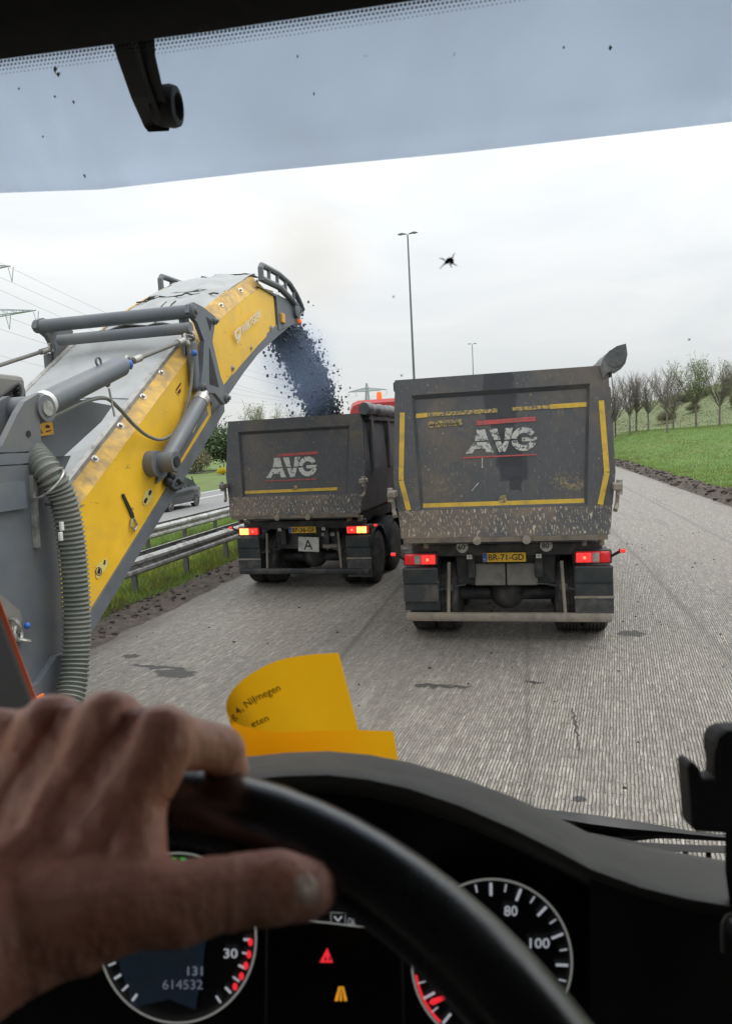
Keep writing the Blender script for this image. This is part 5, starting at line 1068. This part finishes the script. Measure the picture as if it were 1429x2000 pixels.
# outside sun visor with its bracket
lo = [(-260, 372, 1.16), (0, 377, 1.17), (200, 370, 1.175), (500, 336, 1.18), (900, 298, 1.18), (1429, 238, 1.16), (1750, 205, 1.14), (2300, 150, 1.05)]
rows = [[at(a, b_, Y=y) for a, b_, y in lo], [at(a, b_-5, Y=y-.012) for a, b_, y in lo], [at(a, b_-60, Y=y-.06) for a, b_, y in lo], [at(a, b_-60, Y=y-.06)+Vector((0, -.20, .22)) for a, b_, y in lo]]
vis = MB(); vis.loft(rows); vis.loft([[p+Vector((0, .004, .005)) for p in r_] for r_ in rows])
for e in (0, -1): vis.loft([rows[e], [p+Vector((0, .004, .005)) for p in rows[e]]])
VS = vis.build('sun_visor', M_VISOR, CB, True); tag(VS, 'pale blue grey outside sun visor spanning the top of the view')
def at_y(px, py, y): return at(px, py, Y=y)
br = MB(); bl = [((208, 40), .86), ((228, 110), .90), ((256, 190), .95), ((282, 248), 1.0), ((290, 258), 1.0)]; brr = [((300, 40), .86), ((304, 110), .90), ((322, 190), .95), ((334, 240), 1.0), ((330, 256), 1.0)]
rows = []
for (p, y), (q, y2) in zip(bl, brr): rows.append([at(*p, Y=y), at(*q, Y=y2), at(q[0]-12, q[1], Y=y2+.05), at(*p, Y=y+.05)])
br.loft(rows, True, True); BR = br.build('visor_bracket', M_BLACKRUB, VS)
MB().path([at(262, 80, Y=.87), at(285, 160, Y=.925), at(318, 245, Y=.985)], .004, 6).build('bracket_rib', M_DARKPL, VS, True)
kc = at(346, 200, Y=.985); MB().lathe(kc-Vector((.035, .0, .0)), Vector((1, .12, -.1)), [(.001, 0), (.024, 0), (.027, .010), (.0285, .026), (.026, .034), (.018, .036), (.016, .026), (.001, .026)], 24).build('rubber_knob', M_BLACKRUB, VS, True)
for px, py, r_ in ((110, 138, .0055), (117, 148, .004), (40, 175, .002), (110, 190, .003), (146, 200, .003), (87, 268, .002), (168, 345, .003), (582, 112, .002), (614, 185, .002), (1190, 95, .003), (1100, 95, .002)):
    tt = .6; d_ = ray(px, py); p = None                               # grime stuck to the visor's underside
    y = float(np.interp(px, [q[0] for q in lo], [q[2] for q in lo])); yl = float(np.interp(px, [q[0] for q in lo], [q[1] for q in lo]))
    up = max(0, (yl-py-60))/1370*1.25; p = at(px, py, Y=y-.065-up*.72); n = 9
    MB().add([p+Vector((r_*(.4+random.random())*.8*math.cos(k*2*math.pi/n), -.003, r_*(.4+random.random())*math.sin(k*2*math.pi/n))) for k in range(n)]+[p+Vector((0, -.001, 0))], [(k, (k+1) % n, n) for k in range(n)]).build('dirt_speck', M_GREYPLATE, VS)
# A-pillar with the orange body edge outside it
ap = MB(); M_ORPAINT = pm('orange_body_paint', (.62, .10, .03), .35, 0, .05, 5)
edge = [(-45, 1060), (0, 1183), (30, 1265), (70, 1372), (120, 1500)]
ap.loft([[at(a-200, b_, D=.62), at(a-14, b_, D=.74), at(a-6, b_, D=.80), at(a-10, b_, D=.86), at(a-200, b_, D=.9)] for a, b_ in edge], True, True).build('pillar_trim', M_DARKPL, CB, True)
MB().loft([[at(a-8, b_, D=.87), at(a+4, b_, D=.875), at(a+6, b_, D=.90), at(a-8, b_, D=.92)] for a, b_ in edge], True, True).build('pillar_paint_edge', M_ORPAINT, CB, True)
# dashboard: hood over the instruments, deck to the glass, fascia below
S = [(-260, 1760), (-60, 1690), (120, 1600), (260, 1545), (380, 1504), (470, 1479), (560, 1470), (640, 1467), (720, 1474), (800, 1489), (900, 1519), (1000, 1556), (1080, 1592), (1155, 1630), (1250, 1652), (1340, 1668), (1429, 1683), (1600, 1710), (2000, 1770)]
LIP = [26, 26, 26, 28, 28, 29, 30, 31, 33, 36, 40, 46, 50, 52, 64, 70, 70, 72, 76]
def drow(dy, dep, f=1.0): return [at(a, b_+dy+f*l, D=dep) for (a, b_), l in zip(S, LIP)]
rows = [drow(90, .70, 0), drow(12, .665, 0), drow(0, .645, 0), drow(1, .625, .10), drow(4, .60, .35), drow(4, .575, .62), drow(4, .55, .85), drow(6, .535, 1.0), drow(14, .528, 1.05), drow(24, .532, 1.1), drow(34, .56, 1.15), drow(44, .64, 1.2)]
DH = MB().loft(rows).build('dashboard_hood', M_DASH, CB, True); tag(DH, 'soft grey dashboard hood curving over the instruments')
base = [at(a, b_+90, D=.70) for a, b_ in S]
deck = [[p for p in base], [Vector((min(max(p.x*1.2, -.9), 1.9), .96, min(1.95, p.z-.10))) for p in base]]
MB().loft(deck).build('dashboard_deck', M_DARKPL, CB, True)
fs = [[at(a, b_+44+1.2*l, D=.64) for (a, b_), l in zip(S, LIP)], [at(a, 2300, D=.66) for (a, b_) in S]]
MB().loft(fs).build('instrument_backing', M_PANELBLK, CB)
# fascia to the right of the instruments, in the shade of the hood
rows = [[at(a, b_, D=d_) for a, b_ in ((1175, 1730), (1260, 1778), (1340, 1800), (1429, 1816), (1600, 1850))] for d_ in (.545,)]
rows = [[at(a, b_+k, D=d_) for a, b_ in ((1150, 1712), (1260, 1762), (1340, 1785), (1429, 1800), (1600, 1830))] for k, d_ in ((0, .545), (60, .555), (600, .56))]
MB().loft(rows).build('fascia', M_DARKPL, CB, True)
MB().path([at(*p, D=.50) for p in ((1436, 1785), (1420, 1790), (1411, 1803), (1409, 1825), (1410, 1860))], .0016, 6).build('switch_edge', M_DASH, CB, True)
MB().bbox(at(1475, 1890, D=.515), (.04, .02, .075), .008).build('switch_block', M_DARKPL, CB)
# gauges
PD = .60
def pn(px, py, up=0.): return at(px, py, D=PD-up)
def gauge(name, c, rx, ry, label):
    g = MB().add([pn(c[0]+rx*math.cos(a), c[1]+ry*math.sin(a), .002) for a in [i*2*math.pi/48 for i in range(48)]], [tuple(range(48))]).build(name, M_PANELBLK, CB); tag(g, label)
    rows = []
    for i in range(65):
        a = 2*math.pi*i/64; ca, sa = math.cos(a), math.sin(a); rows.append([pn(c[0]+(rx+d_)*ca, c[1]+(ry+d_)*sa, u) for d_, u in ((-2.2, .003), (-1, .006), (1, .006), (2.2, .002))])
    MB().loft(rows).build('bezel_ring', M_CHROME_GLOW, g, True); return g
def tick(g, c, rx, ry, ang, r0, r1, w, mat, nm='tick'):
    a = R(ang); d = (math.cos(a), math.sin(a)); n = (-d[1]*w/2, d[0]*w/2)
    P_ = [(c[0]+rx*r*d[0]+s_*n[0], c[1]+ry*r*d[1]+s_*n[1]) for r, s_ in ((r0, -1), (r1, -1), (r1, 1), (r0, 1))]
    MB().add([pn(*p, .0045) for p in P_], [(0, 1, 2, 3)]).build(nm, mat, g)
def ptext(g, s_, p, h, w, mat, nm='numeral', bold=.01): letter_mesh(MB(), s_, lambda u, v: pn(p[0]+u, p[1]-v, .005), h, w, bold).build(nm, mat, g)
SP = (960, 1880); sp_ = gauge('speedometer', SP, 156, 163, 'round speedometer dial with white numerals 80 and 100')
for k in range(25):
    a = 130+k*11.6; big = k % 2 == 0
    tick(sp_, SP, 156, 163, a, .80 if big else .86, .955, 5.5 if big else 3, M_GLOW_W)
for s_, a in (('0', 137), ('20', 176), ('40', 212), ('60', 252), ('80', 291), ('100', 339), ('120', 22)):
    r_ = .64 if s_ != '80' else .66; x, y = SP[0]+156*r_*math.cos(R(a)), SP[1]+163*r_*math.sin(R(a)); w_ = 13*len(s_); ptext(sp_, s_, (x-w_/2, y+9), 19, w_, M_GLOW_W)
MB().loft([[pn(SP[0]+156*.975*math.cos(R(a)), SP[1]+163*.975*math.sin(R(a)), .004) for a in range(132, 172, 3)], [pn(SP[0]+156*.945*math.cos(R(a)), SP[1]+163*.945*math.sin(R(a)), .004) for a in range(132, 172, 3)]]).build('red_arc', M_GLOW_R, sp_)
MB().prism([pn(*p, .006) for p in ((838, 1957), (842, 1951), (866, 1944), (868, 1949), (845, 1960))], -FWD*.002).build('needle', M_GLOW_R, sp_)
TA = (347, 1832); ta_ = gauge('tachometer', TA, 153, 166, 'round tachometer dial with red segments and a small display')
for k in range(28):
    a = 128+k*10.6; tick(ta_, TA, 153, 166, a, .84, .94, 4 if k % 2 else 5, M_GLOW_W)
for a in (3, 12, 20.5, 29, 38): 
    c_ = (TA[0]+153*.93*math.cos(R(a)), TA[1]+166*.93*math.sin(R(a))); MB().add([pn(c_[0]+5*math.cos(w), c_[1]+8*math.sin(w), .0055) for w in [i*math.pi/4 for i in range(8)]], [tuple(range(8))]).build('red_segment', M_GLOW_R, ta_)
for a in (274, 281, 288, 267): 
    c_ = (TA[0]+153*.92*math.cos(R(a)), TA[1]+166*.92*math.sin(R(a))); MB().add([pn(c_[0]+dx, c_[1]+dy, .0055) for dx, dy in ((-4, -5), (5, -5), (4, 5), (-3, 5))], [(0, 1, 2, 3)]).build('green_segment', M_GLOW_G, ta_)
ptext(ta_, '30', (437, 1871), 18, 27, M_GLOW_W)
lc = MB().add([pn(*p, .0035) for p in ((226, 1860), (300, 1800), (408, 1790), (396, 1888), (382, 1972), (330, 1952), (260, 1968))], [(0, 1, 2, 3, 4, 5, 6)]).build('display', M_LCD, ta_)
ptext(lc, '131', (366, 1905), 17, 30, M_LCDT, 'digits', .02); ptext(lc, '614532', (318, 1932), 18, 78, M_LCDT, 'digits', .0)
# centre display strip and warning lamps
sc_ = MB().add([pn(*p, .002) for p in ((505, 1700), (740, 1690), (740, 1818), (505, 1800))], [(0, 1, 2, 3)]).build('centre_display', M_PANELBLK, CB)
MB().path([pn(*p, .004) for p in ((560, 1795), (640, 1802), (712, 1811))], .0007, 5).build('display_edge', M_CHROME_GLOW, sc_)
MB().path([pn(*p, .004) for p in ((653, 1790), (660, 1799), (667, 1790))], .0007, 5).build('arrow_symbol', M_GLOW_W, sc_)
for a in (((646, 1782), (646, 1803)), ((674, 1784), (674, 1806)), ((646, 1782), (674, 1784)), ((618, 1788), (618, 1796))): MB().path([pn(*q, .004) for q in a], .00035, 4).build('key_frame', M_CHROME_GLOW, sc_)
letter_mesh(MB(), 'OK', lambda u, v: pn(679+u, 1806-v+u*.1, .004), 13, 15, .0).build('key_text', M_GLOW_W, sc_)
wl1 = MB().add([pn(*p, .002) for p in ((624, 1880), (639, 1851), (650, 1880))], [(0, 1, 2)]).build('warning_lamp', M_GLOW_R, CB)
for x in (633, 641): MB().add([pn(*p, .003) for p in ((x, 1876), (x+3, 1866), (x+5, 1876))], [(0, 1, 2)]).build('symbol', M_PANELBLK, wl1)
wl2 = MB().add([pn(*p, .002) for p in ((653, 1955), (661, 1927), (671, 1927), (678, 1955))], [(0, 1, 2, 3)]).build('warning_lamp', M_GLOW_O, CB)
for q in (((660, 1955), (664.5, 1929), (665.5, 1929), (663, 1955)), ((668, 1955), (667, 1929), (668, 1929), (672, 1955))): MB().add([pn(*p, .003) for p in q], [(0, 1, 2, 3)]).build('symbol', M_PANELBLK, wl2)
MB().path([pn(*p, .003) for p in ((522, 1815), (521, 1900), (520, 2000))], .0015, 5).build('panel_seam', M_DARKPL, CB); MB().path([pn(*p, .003) for p in ((784, 1870), (786, 1930), (788, 2000))], .0015, 5).build('panel_seam', M_DARKPL, CB)
# steering wheel
WC = Vector((-.1648, .1753, EYE-.3712)); WT, WY = 1.1138, -.0862; WR, WRr = .235, .017
e1_ = Vector((math.cos(WY), math.sin(WY), 0)); fw_ = Vector((-math.sin(WY), math.cos(WY), 0)); e2_ = fw_*math.cos(WT)+Vector((0, 0, 1))*math.sin(WT); en_ = e1_.cross(e2_)
def wpt(a, r=WR, h=0.): return WC+e1_*(r*math.cos(a))+e2_*(r*math.sin(a))+en_*h
SW = empty('steering_wheel', WC); SW.parent = CB; SW.matrix_parent_inverse = Matrix.Translation(-Vector(CB['_world'])); tag(SW, 'black leather steering wheel rim held by the hand')
rows = []
for i in range(97):
    a = 2*math.pi*i/96; c_ = wpt(a); u = (c_-WC).normalized(); rows.append([c_+u*(WRr*math.cos(w))+en_*(WRr*1.05*math.sin(w)) for w in [j*2*math.pi/20 for j in range(20)]])
MB().loft(rows, True).build('rim', M_WHEEL, SW, True)
for a in (R(200), R(340)):
    MB().loft([[wpt(a+da*f, r_, h) for da, h in ((-.10, -.02), (.10, -.02), (.10, -.035), (-.10, -.035))] for r_, f in ((.05, 3), (.13, 1.3), (.225, 1))], True, True).build('spoke', M_DARKPL, SW, True)
MB().lathe(WC-en_*.06, en_, [(.001, 0), (.09, 0), (.10, .02), (.085, .04), (.001, .045)], 28).build('hub', M_DARKPL, SW, True)
# wiper and cowl outside
wp = [(1040, 1578), (1090, 1583), (1150, 1590), (1220, 1600), (1290, 1612), (1345, 1622), (1410, 1630), (1500, 1640)]
wt_ = [10, 34, 42, 40, 26, 16, 12, 12]
WD = 1.16
mb = MB(); rows = []
for (a, b_), h_ in zip(wp, wt_): rows.append([at(a, b_, D=WD), at(a, b_+h_*.45, D=WD-.02), at(a, b_+h_, D=WD), at(a, b_+h_*.5, D=WD+.03)])
WPR = mb.loft(rows, True, True).build('wiper', M_BLACKRUB, CB, True)
MB().path([at(*p, D=1.15) for p in ((1120, 1625), (1200, 1640), (1290, 1630), (1360, 1634), (1410, 1636), (1500, 1636))], .006, 6).build('wiper_blade', M_INK, WPR, True)
MB().loft([[at(a, b_, D=1.12), at(a, b_+14, D=1.11), at(a, b_+15, D=1.15), at(a, b_+1, D=1.16)] for a, b_ in ((1150, 1626), (1250, 1645), (1330, 1649), (1429, 1652), (1600, 1660))], True, True).build('cowl_bar', M_DARKPL, CB, True)
for px in (1337, 1382, 1427): MB().tube(at(px, 1660, D=1.13), at(px+1, 1682, D=1.13), .004, n=6).build('cowl_rib', M_DARKPL, CB)
MB().loft([[at(a, b_, D=1.10), at(a, b_+40, D=1.05), at(a, b_+60, D=1.2)] for a, b_ in ((1150, 1660), (1250, 1672), (1330, 1678), (1429, 1684), (1600, 1700))]).build('cowl', M_DARKPL, CB, True)
# rear and sides of the cab, with the side window openings
MB().box((.5, -.95, 2.3), (2.6, .06, 2.2)).build('rear_wall', M_LINER, CB); MB().box((.5, .0, 1.2), (2.6, 2.0, .06)).build('cab_floor', M_LINER, CB)
for x in (-.86, 1.86):
    MB().box((x, .05, 1.65), (.06, 1.9, .95)).build('door', M_DARKPL, CB); MB().box((x, -.7, 2.6), (.06, .5, 1.0)).build('b_pillar', M_DARKPL, CB); MB().box((x, .0, 3.12), (.06, 1.9, .26)).build('door_frame', M_DARKPL, CB)
MB().loft([[Vector((-.80, -.9, 1.55)), Vector((-.80, .55, 1.55))], [Vector((-.62, -.9, 1.5)), Vector((-.62, .55, 1.5))]]).build('door_armrest', M_DARKPL, CB)
# phone holder
PH = empty('phone_holder', at(1480, 1760, D=.52)); tag(PH, 'black phone holder clamp standing on the dashboard at the picture edge', 'phone holder')
po = [(1350, 1612), (1347, 1560), (1342, 1500), (1345, 1491), (1354, 1489), (1366, 1501), (1372, 1523), (1398, 1522), (1399, 1500), (1394, 1470), (1394, 1450), (1402, 1434), (1416, 1426), (1440, 1424), (1520, 1424), (1552, 1428), (1566, 1450), (1562, 1520), (1590, 1524), (1596, 1492), (1610, 1490), (1614, 1510), (1606, 1612), (1596, 1627), (1540, 1630), (1440, 1630), (1358, 1626)]
h1 = MB().prism([at(*p, D=.50) for p in po], FWD*.018); h1 = h1.build('clamp', M_BLACKRUB, PH)
bv = h1.modifiers.new('b', 'BEVEL'); bv.width = .003; bv.segments = 2; bv.limit_method = 'ANGLE'
MB().loft([[at(1415, b_, D=.505), at(1470, b_, D=.505), at(1470, b_, D=.53), at(1415, b_, D=.53)] for b_ in (1625, 1700)]+[[at(1424, 1770, D=.515), at(1480, 1770, D=.515), at(1480, 1770, D=.54), at(1424, 1770, D=.54)]], True, True).build('stem', M_BLACKRUB, PH)
MB().path([at(*p, D=.497) for p in ((1398, 1515), (1397, 1470), (1404, 1442), (1418, 1431), (1445, 1429))], .0022, 6).build('rim_edge', M_DARKPL, PH, True)
# curled yellow paper on the dash
tp_ = [(661, 1275, .84), (600, 1279, .845), (540, 1291, .85), (490, 1316, .85), (458, 1343, .845), (443, 1370, .83), (444, 1394, .81), (462, 1413, .795), (500, 1424, .785), (545, 1430, .78), (620, 1428, .775), (700, 1426, .77), (768, 1428, .765)]
bt_ = [(719, 1500, .82), (668, 1505, .825), (622, 1515, .83), (582, 1530, .83), (545, 1540, .825), (512, 1545, .81), (490, 1545, .80), (488, 1545, .79), (510, 1550, .78), (560, 1556, .775), (630, 1560, .77), (710, 1562, .765), (790, 1565, .76)]
def fine(l): return [Vector(q) for q in smooth_path([Vector(q) for q in l], 5)]
ft, fb = fine(tp_), fine(bt_); NV = 8
rows = [[at(*(a.lerp(c_, k/NV))[:2], D=a.lerp(c_, k/NV).z) for a, c_ in zip(ft, fb)] for k in range(NV+1)]
PAP = MB().loft(rows).build('paper_sheet', M_PAPER, None, True); tag(PAP, 'curled bright yellow paper sheet with printed address lying behind the steering wheel', 'paper')
def leafdepth(px, py):
    best = None
    for k in range(NV+1):
        for a, c_ in zip(ft[:34], fb[:34]):
            p = a.lerp(c_, k/NV); d_ = (p.x-px)**2+(p.y-py)**2
            if best is None or d_ < best[0]: best = (d_, p.z)
    return best[1]
def paper_text(s_, pts, h, bold=.0):
    v, f = text2d(s_, bold); w_ = v[:, 0].max(); P_ = [Vector((*p, 0)) for p in pts]; L_ = [0]
    for i in range(1, len(P_)): L_.append(L_[-1]+(P_[i]-P_[i-1]).length)
    vs = []
    for a, b2 in v:
        s2 = a/w_*L_[-1]; i = min(max(int(np.searchsorted(L_, s2))-1, 0), len(P_)-2); d_ = (P_[i+1]-P_[i]).normalized(); p = P_[i]+d_*(s2-L_[i]); q = p+Vector((d_.y, -d_.x, 0))*h*b2
        vs.append(at(q.x, q.y, D=leafdepth(q.x, q.y)-.004))
    MB().add(vs, f).build('printed_text', M_PAPERT, PAP)
paper_text('g 4, Nijmegen', ((456, 1407), (475, 1388), (500, 1370), (549, 1348)), 14, .012); paper_text('eten', ((493, 1421), (526, 1407)), 13, .012)
# ---------------------------------------------------------------- the driver's hand
PERS = empty('person', at(-420, 2080, D=.22)); tag(PERS, 'bare left hand and forearm of the driver gripping the steering wheel', 'person')
def hp_(px, py, d): return at(px, py, D=d)
CH = [  # chains of (px, py, depth, radius m)
    [(318, 1448, .290, .0125), (375, 1454, .300, .0105), (430, 1462, .312, .0105), (447, 1500, .332, .0095), (440, 1560, .350, .0088), (405, 1610, .352, .0080)],       # index
    [(212, 1420, .296, .0130), (262, 1428, .320, .0110), (308, 1440, .345, .0108), (318, 1520, .362, .0095), (300, 1600, .362, .0085)],                               # middle
    [(100, 1424, .303, .0125), (150, 1432, .330, .0105), (190, 1446, .352, .0102), (200, 1530, .368, .0092), (185, 1600, .366, .0082)],                               # ring
    [(-5, 1440, .308, .0115), (35, 1448, .334, .0095), (70, 1462, .355, .0090), (80, 1535, .368, .0080), (70, 1590, .366, .0072)],                                    # little
    [(318, 1448, .290, .0125), (250, 1560, .285, .0145), (165, 1690, .275, .0165), (20, 1800, .262, .020)],                                                            # metacarpals
    [(212, 1420, .296, .0130), (150, 1545, .290, .0150), (80, 1670, .278, .0175), (-30, 1790, .264, .021)],
    [(100, 1424, .303, .0125), (45, 1545, .297, .0150), (0, 1660, .285, .018), (-70, 1780, .268, .022)],
    [(-5, 1440, .308, .0115), (-55, 1550, .303, .0150), (-80, 1660, .292, .019), (-110, 1780, .272, .022)],
    [(60, 1800, .262, .024), (170, 1775, .262, .0205), (262, 1762, .262, .0165), (345, 1766, .264, .0150), (410, 1750, .267, .0140), (480, 1738, .270, .0136), (545, 1732, .272, .0138), (598, 1736, .275, .0118)],  # thumb
    [(262, 1560, .285, .0125), (268, 1640, .275, .0115), (255, 1720, .268, .015)],                                                                                       # web of skin
    [(20, 1810, .262, .026), (-60, 1835, .255, .030), (-220, 1930, .238, .031), (-520, 2110, .205, .036), (-900, 2330, .17, .042)],                                     # wrist, forearm
    [(-60, 1760, .270, .026), (-220, 1850, .25, .030), (-520, 2030, .215, .036)]]
def capsule(mb, p, q, r0, r1, n=14, m_=5):
    d = (q-p); ln = d.length
    if ln < 1e-6: return
    qt = d.to_track_quat('Z', 'Y'); rows = []
    for k in range(m_+1):
        a = math.pi/2*(k/m_); rows.append((max(r0*math.sin(a), 1e-5), -r0*math.cos(a)))
    for k in range(m_+1):
        a = math.pi/2*(k/m_); rows.append((max(r1*math.cos(a), 1e-5), ln+r1*math.sin(a)))
    mb.loft([[p+qt @ Vector((r*math.cos(2*math.pi*i/n), r*math.sin(2*math.pi*i/n), h)) for i in range(n)] for r, h in rows], True, True)
hb = MB()
for ch in CH:
    pts = [(hp_(a, b_, d), r) for a, b_, d, r in ch]; sm = []
    for i in range(len(pts)-1):
        for k in range(3): sm.append((pts[i][0].lerp(pts[i+1][0], k/3), pts[i][1]+(pts[i+1][1]-pts[i][1])*k/3))
    sm.append(pts[-1])
    for (p, r0), (q, r1) in zip(sm, sm[1:]): capsule(hb, p, q, r0, r1)
# fill the back of the hand between the bones
for A, B_ in ((4, 5), (5, 6), (6, 7)):
    for f in (.33, .66):
        for (a, c_) in zip(CH[A], CH[B_]):
            pass
        ch = [tuple(a[i]*(1-f)+c_[i]*f for i in range(4)) for a, c_ in zip(CH[A], CH[B_])]
        for u, w in zip(ch, ch[1:]): capsule(hb, hp_(*u[:3]), hp_(*w[:3]), u[3]*(.80 if u is ch[0] else .97), w[3]*.97)
hm = hb.mesh('hand'); ho = bpy.data.objects.new('hand', hm); COL.objects.link(ho)
rmod = ho.modifiers.new('r', 'REMESH'); rmod.mode = 'VOXEL'; rmod.voxel_size = .0015
smod = ho.modifiers.new('s', 'SMOOTH'); smod.factor = .5; smod.iterations = 11
dg = bpy.context.evaluated_depsgraph_get(); hm2 = bpy.data.meshes.new_from_object(ho.evaluated_get(dg)); bpy.data.objects.remove(ho)
# creases at the knuckles, veins and tendons as real relief
bmh = bmesh.new(); bmh.from_mesh(hm2); bmh.normal_update()
tend = [[hp_(a, b_, d) for a, b_, d, r in CH[k]] for k in (4, 5, 6)]
knu = [hp_(*CH[k][0][:3]) for k in range(4)]; thj = [hp_(*p) for p in ((468, 1740, .270), (482, 1738, .270), (497, 1736, .270), (440, 1746, .268))]
tdir = (hp_(598, 1738, .275)-hp_(410, 1752, .267)).normalized()
for v in bmh.verts:
    co = v.co; dis = 0.
    for tl in tend:
        best = None
        for k_, (p, q) in enumerate(zip(tl, tl[1:])):
            w = min(1., max(0., (co-p).dot(q-p)/(q-p).length_squared)); dd = co-(p+(q-p)*w); side = (dd-v.normal*dd.dot(v.normal)).length
            if best is None or side < best[0]: best = (side, (k_+w)/(len(tl)-1))
        dis += .0015*math.exp(-(best[0]/.0042)**2)*(1-best[1])
    for p in knu: dis += .0022*math.exp(-((co-p).length/.014)**2)
    for p in thj:
        ax = (co-p).dot(tdir); dis -= .0010*math.exp(-(ax/.0012)**2)*math.exp(-((co-p).length/.017)**2)
    dis += .0006*mnoise.noise(co*130)+.0005*mnoise.noise(Vector((co.x*500, co.y*500, co.z*220)))
    v.co = co+v.normal*dis
bmh.to_mesh(hm2); bmh.free(); hm2.polygons.foreach_set('use_smooth', [True]*len(hm2.polygons)); hm2.name = 'hand'
M_SKIN, t, nd, L, b = nodes_of('skin')
P = nd('ShaderNodeTexCoord').outputs['Object']
c = mixc(nd, L, rng_map(nd, L, mapped_noise(nd, L, P, (45, 45, 45), 5, .6), .35, .65), (.78, .345, .25), (.90, .47, .36))
c = mixc(nd, L, rng_map(nd, L, mapped_noise(nd, L, P, (260, 260, 260), 3, .6), .5, .7, 0., .35), c, (.60, .21, .15))
L(c, b.inputs['Base Color']); b.inputs['Roughness'].default_value = .48; b.inputs['Subsurface Weight'].default_value = .25; b.inputs['Subsurface Radius'].default_value = (.010, .004, .002); b.inputs['Subsurface Scale'].default_value = .3
vo = nd('ShaderNodeTexVoronoi', {'Scale': 700.0}); L(P, vo.inputs[0]); bp = nd('ShaderNodeBump', {'Strength': .25, 'Distance': .0006}); L(vo.outputs['Distance'], bp.inputs['Height']); L(bp.outputs[0], b.inputs['Normal'])
hm2.materials.clear(); hm2.materials.append(M_SKIN); HO = bpy.data.objects.new('hand', hm2); COL.objects.link(HO); adopt(HO, PERS)
M_NAIL = pm('nail', (.86, .60, .52), .28, 0, .06, 60)
nc = [(577, 1716), (588, 1708), (606, 1710), (617, 1722), (622, 1745), (616, 1764), (600, 1770), (586, 1764), (578, 1742)]
from mathutils.bvhtree import BVHTree
bvh = BVHTree.FromPolygons([v.co.copy() for v in hm2.vertices], [tuple(p.vertices) for p in hm2.polygons])
rows = []
for j in range(9):                                              # the nail plate follows the fingertip, a little proud of it
    row = []
    for i in range(9):
        u, v = i/4-1, j/4-1; e = math.sqrt(max(0., 1-.55*v*v)); px, py = 598+26*u*e+2*v, 1737+33*v*math.sqrt(max(0., 1-.45*u*u))
        hit = bvh.ray_cast(Vector((0, 0, EYE)), ray(px, py).normalized())[0] or hp_(px, py, .265)
        row.append(hit-FWD*(.0009*(1-max(abs(u), abs(v))**4)-.0002))
    rows.append(row)
MB().loft(rows).build('nail', M_NAIL, PERS, True)

for o_ in SC.objects:
    if '_world' in o_: del o_['_world']
